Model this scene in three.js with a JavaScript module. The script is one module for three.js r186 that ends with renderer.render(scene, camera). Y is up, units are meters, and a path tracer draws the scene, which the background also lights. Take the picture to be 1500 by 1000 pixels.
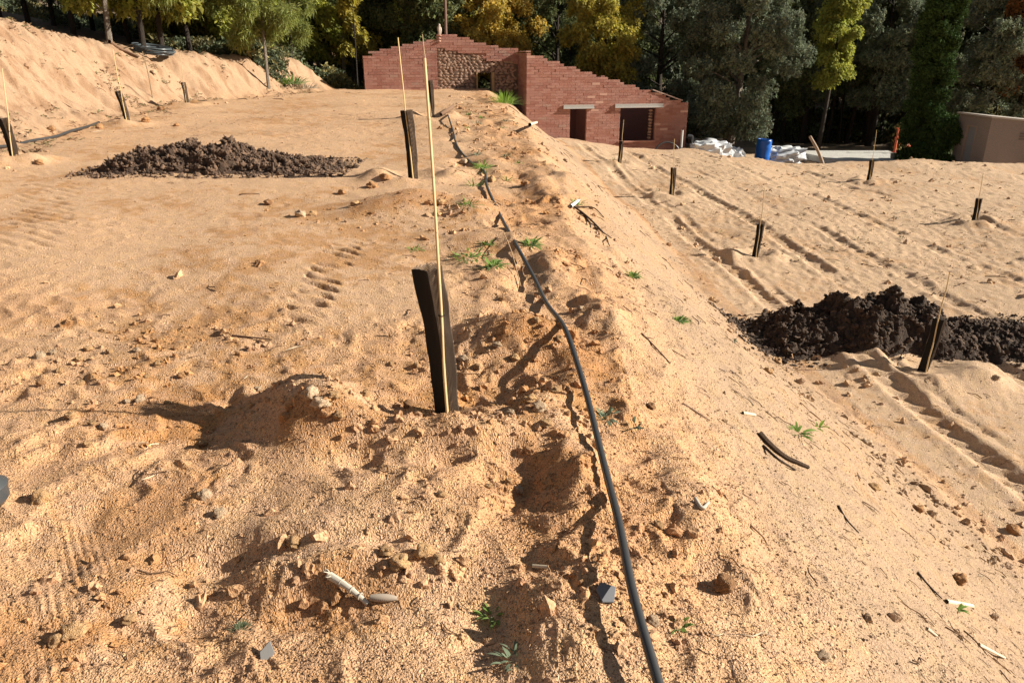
import * as THREE from 'three';
import { createNoise2D, createNoise3D } from 'simplex-noise';
import { mergeGeometries, mergeVertices, toCreasedNormals } from 'three/addons/utils/BufferGeometryUtils.js';

// ---------------------------------------------------------------- camera, sky, sun, exposure
const scene = new THREE.Scene();
const EYE = 1.55, PITCH = 20.8 * Math.PI / 180, FOCAL = 1100;            // focal length in pixels of the 1500 x 1000 picture
const camera = new THREE.PerspectiveCamera(2 * Math.atan(500 / FOCAL) * 180 / Math.PI, 1.5, 0.05, 600);
camera.position.set(0, EYE, 0);
camera.rotation.set(-PITCH, 0, 0);
const renderer = new THREE.WebGLRenderer({ antialias: true });
renderer.toneMapping = THREE.LinearToneMapping;
renderer.toneMappingExposure = 2.07;
renderer.shadowMap.enabled = true;

const SUN_AZ = 0.5 * Math.PI / 180, SUN_EL = 27 * Math.PI / 180;           // low, from the right
const sunDir = new THREE.Vector3(Math.cos(SUN_AZ) * Math.cos(SUN_EL), Math.sin(SUN_EL), Math.sin(SUN_AZ) * Math.cos(SUN_EL));
{
  const w = 256, h = 128, d = new Float32Array(w * h * 4), v = new THREE.Vector3();
  for (let j = 0; j < h; j++) for (let i = 0; i < w; i++) {
    const th = (j + 0.5) / h * Math.PI - Math.PI / 2, ph = ((i + 0.5) / w - 0.5) * Math.PI * 2;
    v.set(Math.cos(th) * Math.cos(ph), Math.sin(th), Math.cos(th) * Math.sin(ph));
    const up = Math.max(0, v.y), hz = Math.pow(1 - up, 4), s = Math.max(0, v.dot(sunDir)), glow = 0.08 * Math.pow(s, 12) + 0.035 * Math.pow(s, 3);
    const o = (j * w + i) * 4, low = v.y < 0 ? 0.5 : 1;
    d[o] = (0.07 + 0.1 * hz + glow * 1.2) * low; d[o + 1] = (0.082 + 0.088 * hz + glow * 1.05) * low; d[o + 2] = (0.105 + 0.065 * hz + glow * 0.8) * low; d[o + 3] = 1;
  }
  const sky = new THREE.DataTexture(d, w, h, THREE.RGBAFormat, THREE.FloatType);
  sky.mapping = THREE.EquirectangularReflectionMapping; sky.magFilter = THREE.LinearFilter; sky.needsUpdate = true;
  scene.background = sky; scene.environment = sky;
}
const sun = new THREE.DirectionalLight(new THREE.Color().setRGB(1, 0.92, 0.79), 5);
sun.position.copy(sunDir).multiplyScalar(80).add(new THREE.Vector3(0, 0, -18));
sun.target.position.set(0, 0, -18);
sun.castShadow = true; sun.shadow.radius = 1; sun.shadow.mapSize.set(4096, 4096);
Object.assign(sun.shadow.camera, { left: -45, right: 45, top: 30, bottom: -30, near: 1, far: 200 });
scene.add(sun, sun.target);

// ---------------------------------------------------------------- helpers
const rngOf = (seed) => () => { seed = (seed + 0x6d2b79f5) | 0; let t = Math.imul(seed ^ (seed >>> 15), 1 | seed); t = (t + Math.imul(t ^ (t >>> 7), 61 | t)) ^ t; return ((t ^ (t >>> 14)) >>> 0) / 4294967296; };
const R = rngOf(4711), rr = (a, b, f = R) => a + (b - a) * f();
const n2 = createNoise2D(rngOf(11)), n2b = createNoise2D(rngOf(12)), n3 = createNoise3D(rngOf(13));
const clamp = (v, a = 0, b = 1) => Math.min(b, Math.max(a, v)), mix = (a, b, t) => a + (b - a) * t;
const sst = (a, b, v) => { const t = clamp((v - a) / (b - a)); return t * t * (3 - 2 * t); };
const line = (pts, v) => { if (v <= pts[0][0]) return pts[0][1]; for (let i = 1; i < pts.length; i++) if (v <= pts[i][0]) { const [a, p] = pts[i - 1], [b, q] = pts[i]; return mix(p, q, (v - a) / (b - a)); } return pts[pts.length - 1][1]; };
const lin = (r, g, b) => new THREE.Color().setRGB(r, g, b);
const V = (x, y, z) => new THREE.Vector3(x, y, z);
const mat = (c, rough = 0.9, extra = {}) => new THREE.MeshStandardMaterial({ color: Array.isArray(c) ? lin(...c) : c, roughness: rough, ...extra });
const used = new Map();
const numbered = (n) => { const k = used.get(n) || 0; used.set(n, k + 1); return k ? n + '_' + String(k).padStart(3, '0') : n; };
const shade = (o) => { o.traverse((m) => { if (m.isMesh) { m.castShadow = true; m.receiveShadow = true; } }); return o; };
function tag(o, label, category, group, kind) { o.userData.label = label; o.userData.category = category; if (group) o.userData.group = group; if (kind) o.userData.kind = kind; return o; }
function thing(name, label, category, pos = [0, 0, 0], group) { const g = new THREE.Group(); g.name = numbered(name); g.position.set(...pos); scene.add(g); return tag(g, label, category, group); }
function solo(name, geo, m, label, category, pos, group, kind) { const o = new THREE.Mesh(geo, m); o.name = numbered(name); if (pos) o.position.set(...pos); scene.add(shade(o)); return tag(o, label, category, group, kind); }
function part(name, geo, m, parent) { const o = new THREE.Mesh(geo, m); o.name = name; parent.add(o); return shade(o); }
const box = (w, h, d, x = 0, y = 0, z = 0) => new THREE.BoxGeometry(w, h, d).translate(x, y, z);
const tube = (pts, r, seg = 24, sides = 8, closed = false) => new THREE.TubeGeometry(new THREE.CatmullRomCurve3(pts, closed), seg, r, sides, closed);
function taper(pts, r0, r1, seg = 12, sides = 7) {               // a tube that thins out along its length
  const g = tube(pts, 1, seg, sides), c = new THREE.CatmullRomCurve3(pts), p = g.attributes.position, q = V(), k = sides + 1;
  for (let i = 0; i <= seg; i++) { c.getPointAt(i / seg, q); const r = mix(r0, r1, i / seg); for (let j = 0; j < k; j++) { const o = i * k + j; p.setXYZ(o, q.x + (p.getX(o) - q.x) * r, q.y + (p.getY(o) - q.y) * r, q.z + (p.getZ(o) - q.z) * r); } }
  g.computeVertexNormals(); return g;
}
function lump(seed, detail = 2, rough = 0.35, flat = 0.75) {     // an irregular stone or clod of unit radius
  let g = new THREE.IcosahedronGeometry(1, detail); g.deleteAttribute('uv'); g.deleteAttribute('normal'); g = mergeVertices(g, 1e-4);
  const p = g.attributes.position;
  for (let i = 0; i < p.count; i++) { const x = p.getX(i), y = p.getY(i), z = p.getZ(i), s = seed * 7.3; const k = 1 + rough * n3(x * 1.1 + s, y * 1.1, z * 1.1) + rough * 0.45 * n3(x * 2.7 + s, y * 2.7, z * 2.7); p.setXYZ(i, x * k, y * k * flat, z * k); }
  g.computeVertexNormals(); return g;
}

// ---------------------------------------------------------------- the lie of the land; D is the distance ahead of the viewer (-z)
const terraceY = (D) => line([[-20, -0.05], [0, -0.03], [3.3, 0], [6, 0.16], [9, 0.29], [16, 0.38], [28, 0.42], [60, 0.4]], D);
const crestX = (D) => line([[-20, 0.75], [0, 0.64], [2.2, 0.6], [5.2, 0.58], [9.6, 0.43], [16, 0], [23, -0.55], [30, -1.0], [60, -1.2]], D);
const toeX = (D) => line([[-20, 4], [0, 3.7], [4.2, 3.5], [6.4, 3.25], [11, 2.9], [16, 2.6], [23, 2.0], [28, 1.3], [60, 1.0]], D);
const bankX = (D) => line([[-20, -5.2], [5, -6.3], [10, -7.0], [15, -7.9], [19, -8.6], [22.5, -8.3], [25.5, -7.2], [28, -6.5], [30, -6.6], [34, -9], [60, -12]], D);
const bankH = (D) => line([[-20, 2.3], [8, 3.1], [13, 2.75], [17, 1.9], [21, 1.3], [26, 1.12], [29, 1.05], [40, 1.0]], D);
function macro(x, D) {
  const wob = 0.12 * n2(D * 0.35, 3.1) + 0.05 * n2(D * 1.1, 9.4);
  const xc = crestX(D) + wob, xt = toeX(D) + 0.15 * n2(D * 0.3, 7.7);
  const up = terraceY(D) + 0.03 * n2b(x * 0.4, D * 0.4);
  let low = line([[0, -1.72], [10, -1.68], [16, -1.6], [27, -1.5]], D) + 0.06 * n2b(x * 0.25 + 5, D * 0.25) + 0.36 * sst(5.2, 1.5, x) * sst(17, 27, D) - 0.2 * sst(6, 9, x) * sst(13, 23, D);
  const edge = line([[1, 27.6], [6.5, 27.2], [7.5, 25.4], [11, 25.2], [14, 25.6], [18, 24.4], [40, 24]], x) + 0.5 * n2(x * 0.5, 1.3);
  const yard = -2.45 + 0.05 * n2b(x * 0.3, D * 0.3);
  low += 0.07 * Math.exp(-(((D - edge + 0.9) / 0.8) ** 2)) * sst(7.2, 8.6, x);
  low = mix(low, yard, sst(edge - 0.2, edge + 2.6, D));
  let t = (x - xc) / (xt - xc), h;
  if (t <= -0.25) h = up; else if (t >= 1.2) h = low;
  else { const q = clamp(t), s = mix(q, q * q * (3 - 2 * q), 0.55); h = mix(up, low, s); }
  const back = sst(29.5, 35, D) * sst(-7.5, -5.5, x); h = mix(h, yard, back);      // the ground falls away behind the terrace's end
  const bx = bankX(D) + 0.25 * n2(D * 0.55, 20) + 0.1 * n2(D * 1.6, 30), dl = bx - x;
  if (dl > 0) { const H = bankH(D), w = H / 0.72, q = clamp(dl / w), s = mix(q, q * q * (3 - 2 * q), 0.6); h = mix(up, up + H, s) + Math.max(0, dl - w * 0.8) * mix(0.2, 0.04, sst(18, 27, D)); if (D > 29.5) h = mix(h, h - 0.6, sst(29.5, 33, D)); }
  h += Math.max(0, D - 46) * 0.16 * sst(46, 60, D) + Math.max(0, -x - 11) * 0.16 * sst(16, 30, D);
  return h;
}
const ray = (px, py) => { const dx = (px - 750) / FOCAL, dy = (py - 500) / FOCAL; return [dx, Math.cos(PITCH) - dy * Math.sin(PITCH), -(Math.sin(PITCH) + dy * Math.cos(PITCH))]; };
function ground(px, py, f = macro) {                              // where a line of sight meets the land: [x, D]
  const [a, b, c] = ray(px, py); let t = 1;
  for (; t < 90; t += 0.02) if (EYE + c * t <= f(a * t, b * t)) break;
  return [a * t, b * t];
}
const reach = (px, py, D) => { const [a, b, c] = ray(px, py), t = D / b; return [a * t, EYE + c * t]; };   // [x, y] of a sight line at distance D

// saplings in their net sleeves: foot, top of the sleeve, top of the cane, as surveyed
const GUARDS = [
  [655, 602, 388, 622, 85, 'black net sapling guard with tall yellow cane, in scooped basin by black pipe', 0.09],
  [605, 262, 160, 583, 55, 'dark sapling guard with leaning cane beside the pipe, before the brick ruin', 0.05],
  [632, 172, 117, 619, 50, 'sapling guard at the terrace end, standing before the ruin\u2019s rusty pole', 0.02],
  [22, 236, 172, 4, 100, 'split net sapling guard at bank foot, beside the black irrigation pipe\u2019s end', 0.06],
  [188, 183, 132, 165, 72, 'weathered leaning sapling guard at bank foot, beyond the dung heap', 0.14],
  [274, 155, 120, 263, 75, 'short dark sapling guard at bank foot, below the coiled pipe', 0.04],
  [907, 240, 206, 914, 175, 'dark sapling guard standing before the ruin\u2019s wide window opening', -0.05],
  [983, 287, 245, 988, 203, 'squat sapling guard near the brick corner with the black hose arch', -0.02],
  [1105, 377, 327, 1120, 275, 'thin leaning sapling guard in loose soil midway along the embankment foot', -0.08],
  [1350, 545, 465, 1390, 398, 'black sapling guard with leaning cane in front of the black manure heap', -0.12],
  [1272, 266, 234, 1284, 190, 'small sapling guard before the pale concrete slab', -0.02],
  [1426, 326, 290, 1440, 253, 'small sapling guard in rough soil before the concrete hut', -0.02],
].map((g) => { const p = ground(g[0], g[1]); return { x: p[0], D: p[1], g }; });

// swells and hollows: [x, D, rx, rD, height]
const BUMPS = [
  [-0.97, 3.2, 0.24, 0.22, 0.17], [-0.82, 2.93, 0.2, 0.17, 0.1], [-1.4, 2.95, 0.25, 0.25, -0.05], [-0.6, 2.68, 0.12, 0.07, -0.06], [-0.25, 2.66, 0.1, 0.08, -0.05], [-0.95, 2.1, 0.28, 0.06, -0.05], [-0.4, 2.12, 0.3, 0.06, -0.035], [-0.75, 2.2, 0.3, 0.07, 0.04], [-0.78, 3.0, 0.2, 0.14, 0.1], [-0.5, 2.86, 0.26, 0.13, 0.09], [-0.15, 2.84, 0.24, 0.13, 0.1], [0.14, 3.1, 0.14, 0.24, 0.1], [0.06, 3.95, 0.28, 0.2, 0.15], [-0.2, 4.1, 0.2, 0.15, 0.05],
  [-0.35, 3.32, 0.33, 0.25, -0.05], [0.0, 3.52, 0.16, 0.16, -0.06], [-0.35, 2.4, 0.5, 0.3, 0.05], [0.02, 2.5, 0.13, 0.22, -0.07], [-0.08, 1.78, 0.12, 0.2, -0.06], [0.24, 2.5, 0.1, 0.45, 0.06], [0.17, 1.75, 0.14, 0.35, 0.06],
  [0.33, 3.55, 0.1, 0.3, 0.06], [0.42, 4.0, 0.12, 0.2, -0.06], [0.56, 4.3, 0.15, 0.3, 0.07], [0.12, 5.0, 0.14, 0.3, -0.06], [0.28, 5.3, 0.12, 0.3, 0.07], [-0.15, 5.6, 0.16, 0.2, -0.07], [0.05, 5.9, 0.15, 0.2, 0.06],
  [-1.0, 2.0, 0.14, 0.25, -0.05], [-0.6, 2.05, 0.3, 0.12, 0.06], [-0.65, 1.85, 0.35, 0.08, -0.05], [-1.55, 2.2, 0.25, 0.3, -0.03], [-0.35, 6.9, 0.2, 0.25, 0.08], [-0.95, 7.2, 0.5, 0.3, 0.13], [-1.2, 6.9, 0.4, 0.2, 0.06],
  [0.55, 2.75, 0.12, 0.22, -0.07], [0.7, 2.5, 0.14, 0.25, 0.05], [0.62, 2.0, 0.1, 0.2, -0.05], [0.05, 7.6, 0.2, 0.3, -0.08], [0.1, 8.6, 0.16, 0.3, -0.1], [0.3, 8.2, 0.14, 0.4, 0.07],
];
GUARDS.forEach((u, i) => { if (i === 0) return; const s = i < 3 ? 1 : 0.9, k = i === 9 ? 1.6 : 1; for (let a = 0; a < 7; a++) { const th = a / 7 * 6.283 + i, w = 0.5 + 0.5 * Math.sin(i * 3.1 + a * 1.7); BUMPS.push([u.x + Math.cos(th) * 0.42 * s * k, u.D + Math.sin(th) * 0.34 * s * k, 0.18 * k, 0.15 * k, (0.04 + 0.09 * w) * k]); } });
{ const b = rngOf(77); for (let i = 0; i < 70; i++) { const D = rr(11, 25.5, b), x = rr(toeX(D) + 0.6, 17, b), s = rr(0.12, 0.4, b); BUMPS.push([x, D, s * rr(0.8, 2.2, b), s, rr(-0.03, 0.06, b) * s / 0.3]); } }
{ const b = rngOf(78); for (let i = 0; i < 150; i++) { const D = 4.8 + 19 * b(), s = rr(0.08, 0.24, b); BUMPS.push([crestX(D) + rr(-1.2, 0.45, b), D, s, s * rr(0.8, 1.6, b), rr(-0.075, 0.06, b)]); } for (let i = 0; i < 90; i++) { const D = rr(11, 25, b), s = rr(0.07, 0.16, b); BUMPS.push([rr(toeX(D) + 1, 16, b), D, s * 1.6, s, rr(-0.07, 0.05, b)]); } }
const CELL = 1, bins = new Map();
for (const b of BUMPS) { const rx = b[2] * 2.6, rd = b[3] * 2.6; for (let i = Math.floor((b[0] - rx) / CELL); i <= Math.floor((b[0] + rx) / CELL); i++) for (let j = Math.floor((b[1] - rd) / CELL); j <= Math.floor((b[1] + rd) / CELL); j++) { const k = i * 1000 + j; if (!bins.has(k)) bins.set(k, []); bins.get(k).push(b); } }
function roughness(x, D) {                                        // 0 = rolled flat, 1 = dug over
  const t = (x - crestX(D)) / (toeX(D) - crestX(D));
  let m;
  if (t < 0) {
    const strip = sst(-1.3, -0.3, x - crestX(D) * 0.9), near = 1 - sst(3.6, 4.7, D + 0.3 * x);
    m = Math.max(0.14 + 0.2 * sst(9, 14, D), strip * 0.95, near * 0.62);
    m = Math.max(m, 0.9 * Math.exp(-(((x + 0.35) / 1.0) ** 2 + ((D - 3.2) / 0.8) ** 2)));
    const bl = bankX(D) - x; m = Math.max(m, sst(-1.2, 0.2, bl) * 0.85);
  } else if (t < 1) m = mix(0.55, 0.32, sst(0, 0.4, t)); else m = mix(0.36, 0.95, sst(10.5, 15, D + 0.2 * x));
  return clamp(m * (0.75 + 0.5 * n2b(x * 0.8 + 40, D * 0.8)), 0.05, 1);
}
function land(x, D) {
  let h = macro(x, D);
  const b = bins.get(Math.floor(x / CELL) * 1000 + Math.floor(D / CELL));
  if (b) for (const [bx, bd, rx, rd, k] of b) { const q = ((x - bx) / rx) ** 2 + ((D - bd) / rd) ** 2; if (q < 6) h += k * Math.exp(-q); }
  const dist = Math.hypot(x, D), m = roughness(x, D), lod = (wave) => 1 - sst(0.4, 0.95, dist * 0.0052 / wave);
  const pt = n2b(x * 2.1 + 90, D * 2.1) + 0.5 * n2(x * 5 + 60, D * 5), m2 = m * clamp(0.55 + 0.75 * pt, 0.1, 1.25);
  const wx = x + 0.05 * n2(x * 3 + 3, D * 3), wd = D + 0.05 * n2(x * 3 - 9, D * 3 + 5);
  const big = x > toeX(D) ? 0.28 : 1; h += big * 0.026 * m * n2(wx * 1.7, wd * 1.7) + big * (0.004 + 0.026 * m) * (0.55 - 1.3 * Math.abs(n2(wx * 2.6 + 8, wd * 2.9))) + 0.012 * m * n2b(wx * 4.2, wd * 4.6);
  let l = lod(0.13); if (l > 0) { const k = n2(wx * 7.5, wd * 8.5), c = n2b(wx * 1.3, wd * 1.3); h += l * (0.024 * m2 * Math.max(0, k) * (0.6 + 0.7 * c) + (0.0015 + 0.006 * m2) * k); }
  l = lod(0.06); if (l > 0) { const k = n2b(wx * 17, wd * 19); h += l * (0.001 + 0.0078 * m2) * (k > 0 ? k * 1.35 : k * 0.6); }
  l = lod(0.025); if (l > 0) h += l * (0.0008 + 0.0034 * m2) * n2(x * 41, D * 44);
  l = lod(0.012); if (l > 0) h += l * (0.0009 + 0.0012 * m2) * n2b(x * 95, D * 100);
  { const bk = bankX(D) - x, t = (x - crestX(D)) / (toeX(D) - crestX(D)); if (bk > -0.3 && bk < 6) { const k = sst(-0.3, 0.5, bk) * sst(6, 4.5, bk); h += k * (0.07 * n2(D * 1.5, x * 0.5) - 0.06 * Math.abs(n2(D * 3.1 + x * 0.8, x * 1.1)) + 0.03 * n2b(D * 6.5, x * 3)); } if (t > 0.05 && t < 1) h += sst(0.05, 0.3, t) * sst(1, 0.85, t) * (0.018 * n2(D * 2.3, x * 0.7) - 0.012 * Math.abs(n2b(D * 6, x * 1.6))); }
  // wheel marks: lugs on the terrace, ruts along the foot of the embankment
  const lugs = (cx, w, d0, d1, pitch, skew, dep) => { const u = (x - cx) / w; if (Math.abs(u) < 1.2 && D > d0 && D < d1) { const e = sst(1.15, 0.75, Math.abs(u)) * sst(d0, d0 + 0.3, D) * sst(d1, d1 - 0.3, D); const s = Math.sin(((D + skew * (x - cx)) / pitch) * 6.283); h += dep * e * clamp(0.55 + 0.9 * n2b(x * 3.1, D * 3.1)) * (s > 0.2 ? -1 : 0.45) * Math.min(1, Math.abs(s - 0.2) * 2.5); } };
  lugs(-1.3 - (D - 5) * 0.03, 0.14, 4.1, 6.1, 0.145, 0.6, 0.024); lugs(-1.42 - (D - 2) * 0.25, 0.14, 1.4, 2.7, 0.07, 2.2, 0.003); lugs(-4.4 - (D - 7) * 0.5, 0.3, 5.4, 8.4, 0.2, 0.8, 0.011);
  const o = x - toeX(D);
  if (o > 0 && D < 27) { const q = n2b(x * 3.3 + 15, D * 3.6), w = n2(x * 0.7 + 25, D * 0.7); h += sst(0, 0.4, o) * (0.3 + 0.7 * sst(8, 12, D)) * (0.045 * Math.max(0, q - 0.25) * clamp(0.5 + w) + 0.012 * n2(x * 6, D * 7)); }
  if (o > 0.05 && D < 26) {
    const rut = (c, w, dep, long = 0) => { const cc = c + 0.07 * n2(D * 0.3, c * 5), u = (o - cc) / w; if (Math.abs(u) < 2.5) { const fade = clamp(0.42 + 0.25 * long + 0.5 * long * sst(11, 7, D) + 0.6 * n2(D * 0.45, c * 9) + 0.45 * n2b(D * 2.1, c * 4)); h += fade * (-dep * Math.exp(-u * u * u * u * 0.8) + dep * 0.35 * Math.exp(-((Math.abs(u) - 1.7) ** 2) * 3)); if (Math.abs(u) < 1) h += 0.014 * fade * Math.sin((D + u * 0.12) / 0.23 * 6.283); } };
    rut(0.7, 0.12, 0.05, 1); rut(1.0, 0.08, 0.03); rut(2.25, 0.12, 0.052, 1); rut(3.3, 0.1, 0.04); rut(4.8, 0.11, 0.042, 0.6); rut(6.9, 0.11, 0.04);
  }
  return h;
}
const at = (px, py, f = land) => { const [x, D] = ground(px, py, f); return V(x, f(x, D), -D); };

// ---------------------------------------------------------------- soil
function soilTextures(size, seed, grain) {                        // coarse granitic sand: grains of several tones, with relief
  const c = new Uint8Array(size * size * 4), bmp = new Uint8Array(size * size * 4), f = rngOf(seed), h = new Float32Array(size * size), tone = new Float32Array(size * size);
  const wrap = (v) => ((v % size) + size) % size;
  for (let i = 0; i < size * size; i++) { h[i] = 0.18 * f(); tone[i] = 0.5; }
  for (const [count, r0, r1, top] of grain) for (let k = 0; k < count; k++) {
    const cx = f() * size, cy = f() * size, r = mix(r0, r1, f() ** 2), t = f(), el = 0.7 + 0.6 * f(), an = f() * 6.283, ca = Math.cos(an), sa = Math.sin(an), R2 = Math.ceil(r * 1.5);
    for (let y = -R2; y <= R2; y++) for (let x = -R2; x <= R2; x++) {
      const u = (x * ca + y * sa) / (r * el), w = (-x * sa + y * ca) / (r / el), q = u * u + w * w; if (q > 1) continue;
      const o = wrap(Math.floor(cy + y)) * size + wrap(Math.floor(cx + x)), hh = top * r / r1 * Math.sqrt(1 - q); if (hh > h[o]) { h[o] = hh; tone[o] = t; }
    }
  }
  for (let i = 0; i < size * size; i++) {
    const t = tone[i], g = 0.66 + 0.5 * t + 0.16 * (f() - 0.5), pale = t > 0.86 ? 0.12 : 0, dark = t < 0.1 ? -0.18 : 0;
    const lin8 = (v) => Math.round(255 * clamp(Math.pow(clamp(v), 1 / 2.2)));
    c[i * 4] = lin8((g + pale + dark) * 0.8); c[i * 4 + 1] = lin8((g + pale * 1.3 + dark) * 0.8); c[i * 4 + 2] = lin8((g * (0.96 + 0.1 * t) + pale * 1.7 + dark) * 0.8); c[i * 4 + 3] = 255;
    bmp[i * 4] = bmp[i * 4 + 1] = bmp[i * 4 + 2] = Math.round(255 * clamp(h[i])); bmp[i * 4 + 3] = 255;
  }
  const make = (a, cs) => { const t = new THREE.DataTexture(a, size, size, THREE.RGBAFormat); t.wrapS = t.wrapT = THREE.RepeatWrapping; t.magFilter = THREE.LinearFilter; t.minFilter = THREE.LinearMipmapLinearFilter; t.generateMipmaps = true; if (cs) t.colorSpace = THREE.SRGBColorSpace; t.needsUpdate = true; return t; };
  return [make(c, true), make(bmp, false)];
}
const [sandMap, sandBump] = soilTextures(1024, 5, [[90000, 1.1, 2.6, 0.45], [22000, 1.6, 4.2, 0.7], [700, 3.5, 7.5, 1]]);   // tile = 1.1 m
const sandMat = new THREE.MeshStandardMaterial({ vertexColors: true, map: sandMap, bumpMap: sandBump, bumpScale: 0.0085, roughness: 1 });
const CLAY = [[-1.35, 2.2, 0.28, 0.55], [-1.5, 1.7, 0.35, 0.3], [-1.65, 3.2, 0.3, 0.35], [0.1, 3.95, 0.4, 0.3], [-0.75, 2.85, 0.35, 0.16], [0.4, 3.7, 0.2, 0.5], [0.15, 2.6, 0.2, 0.4], [-0.9, 7.1, 0.8, 0.35], [0.0, 7.6, 0.5, 0.4], [-0.6, 1.9, 0.4, 0.14]];
function soilColor(x, D, out) {
  const t = (x - crestX(D)) / (toeX(D) - crestX(D)), a = n2b(x * 0.35 + 70, D * 0.35), b = n2(x * 1.9 + 33, D * 1.9), c = n2b(x * 6.5, D * 6.5), e = n2(x * 23, D * 23);
  const dug = roughness(x, D); let r = mix(0.73, 0.63, dug), g = mix(0.465, 0.338, dug), bl = mix(0.268, 0.156, dug);                                                       // dry granitic sand
  if (t > 0 && t < 1.05) { const k = sst(0, 0.25, t) * sst(1.06, 0.9, t); r = mix(r, 0.5, k); g = mix(g, 0.335, k); bl = mix(bl, 0.205, k); }        // loose pinkish embankment sand, colour darkened to offset sunlight on the slope
  else if (t >= 1.05) { r = 0.69; g = 0.47; bl = 0.29; }
  const damp = sst(0.12, 0.62, 0.55 * a + 0.4 * b + 0.3 * c + 0.15 * e) * (t > 0 && t < 1 ? 0.25 : t >= 1 ? 0.4 : 0.75);                    // redder clay patches
  r = mix(r, 0.5, damp); g = mix(g, 0.25, damp); bl = mix(bl, 0.09, damp);
  { let q = 0; for (const [bx, bd, rx, rd] of CLAY) q = Math.max(q, Math.exp(-(((x - bx) / rx) ** 2 + ((D - bd) / rd) ** 2))); const k = 0.6 * sst(0.35, 0.85, q + 0.28 * b + 0.2 * c + 0.16 * e); r = mix(r, 0.49, k); g = mix(g, 0.225, k); bl = mix(bl, 0.075, k); }
  const v = 1 + 0.05 * b + 0.05 * c + 0.05 * e; r *= v; g *= v; bl *= v * (1 - 0.06 * c);
  const bk = bankX(D) - x;
  if (bk > -0.5) { const k = sst(-0.5, 0.6, bk); r = mix(r, 0.53, k); g = mix(g, 0.345, k); bl = mix(bl, 0.21, k); const q = 0.75 * k * sst(0.0, 0.5, n2(D * 1.3 + x * 0.5, x * 1.2 + D * 0.4) * 0.7 + 0.4 * c + 0.3 * e); r = mix(r, 0.36, q); g = mix(g, 0.2, q); bl = mix(bl, 0.105, q); }
  let litter = sst(33, 37, D + 2 * a) * (x < -6 ? 0 : 1); if (bk > 0) litter = Math.max(litter, sst(4.4, 7, bk + 0.7 * b + 0.35 * c - (D > 22 ? 0.4 : 0)) * sst(13, 17, D + a));
  litter = clamp(litter); r = mix(r, 0.23 + 0.06 * c, litter); g = mix(g, 0.16 + 0.04 * c, litter); bl = mix(bl, 0.095 + 0.025 * c, litter);   // leaf litter under the wood
  out[0] = r; out[1] = g; out[2] = bl;
}
{
  const angles = []; for (let a = -180; a < -50; a += 3) angles.push(a); for (let i = 0; i <= 690; i++) angles.push(-50 + 100 * i / 690); for (let a = 53; a <= 180; a += 3) angles.push(a);
  if (angles[angles.length - 1] !== 180) angles.push(180);
  const radii = [0.02]; for (let r = 0.5; r < 160; r *= 1.0054) radii.push(r); radii.push(180, 220, 300);
  const A = angles.length, N = radii.length, pos = new Float32Array(A * N * 3), uv = new Float32Array(A * N * 2), col = new Float32Array(A * N * 3), idx = new Uint32Array((A - 1) * (N - 1) * 6), o = [0, 0, 0];
  const sn = angles.map((a) => Math.sin(a * Math.PI / 180)), cs = angles.map((a) => Math.cos(a * Math.PI / 180));
  let k = 0;
  for (let j = 0; j < N; j++) for (let i = 0; i < A; i++, k++) {
    const x = radii[j] * sn[i], D = radii[j] * cs[i];
    pos[k * 3] = x; pos[k * 3 + 1] = land(x, D); pos[k * 3 + 2] = -D; uv[k * 2] = x / 1.1; uv[k * 2 + 1] = D / 1.1;
    soilColor(x, D, o); col[k * 3] = o[0]; col[k * 3 + 1] = o[1]; col[k * 3 + 2] = o[2];
  }
  k = 0;
  for (let j = 0; j < N - 1; j++) for (let i = 0; i < A - 1; i++) { const a = j * A + i, b = a + 1, c = a + A, d = c + 1; idx[k++] = a; idx[k++] = b; idx[k++] = c; idx[k++] = b; idx[k++] = d; idx[k++] = c; }
  const g = new THREE.BufferGeometry(); g.setAttribute('position', new THREE.BufferAttribute(pos, 3)); g.setAttribute('uv', new THREE.BufferAttribute(uv, 2)); g.setAttribute('color', new THREE.BufferAttribute(col, 3)); g.setIndex(new THREE.BufferAttribute(idx, 1)); g.computeVertexNormals();
  const m = solo('ground', g, sandMat, 'terraced orange sandy soil with wheel marks and embankment', 'ground'); m.userData.kind = 'structure';
}
console.log('ground');

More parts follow.
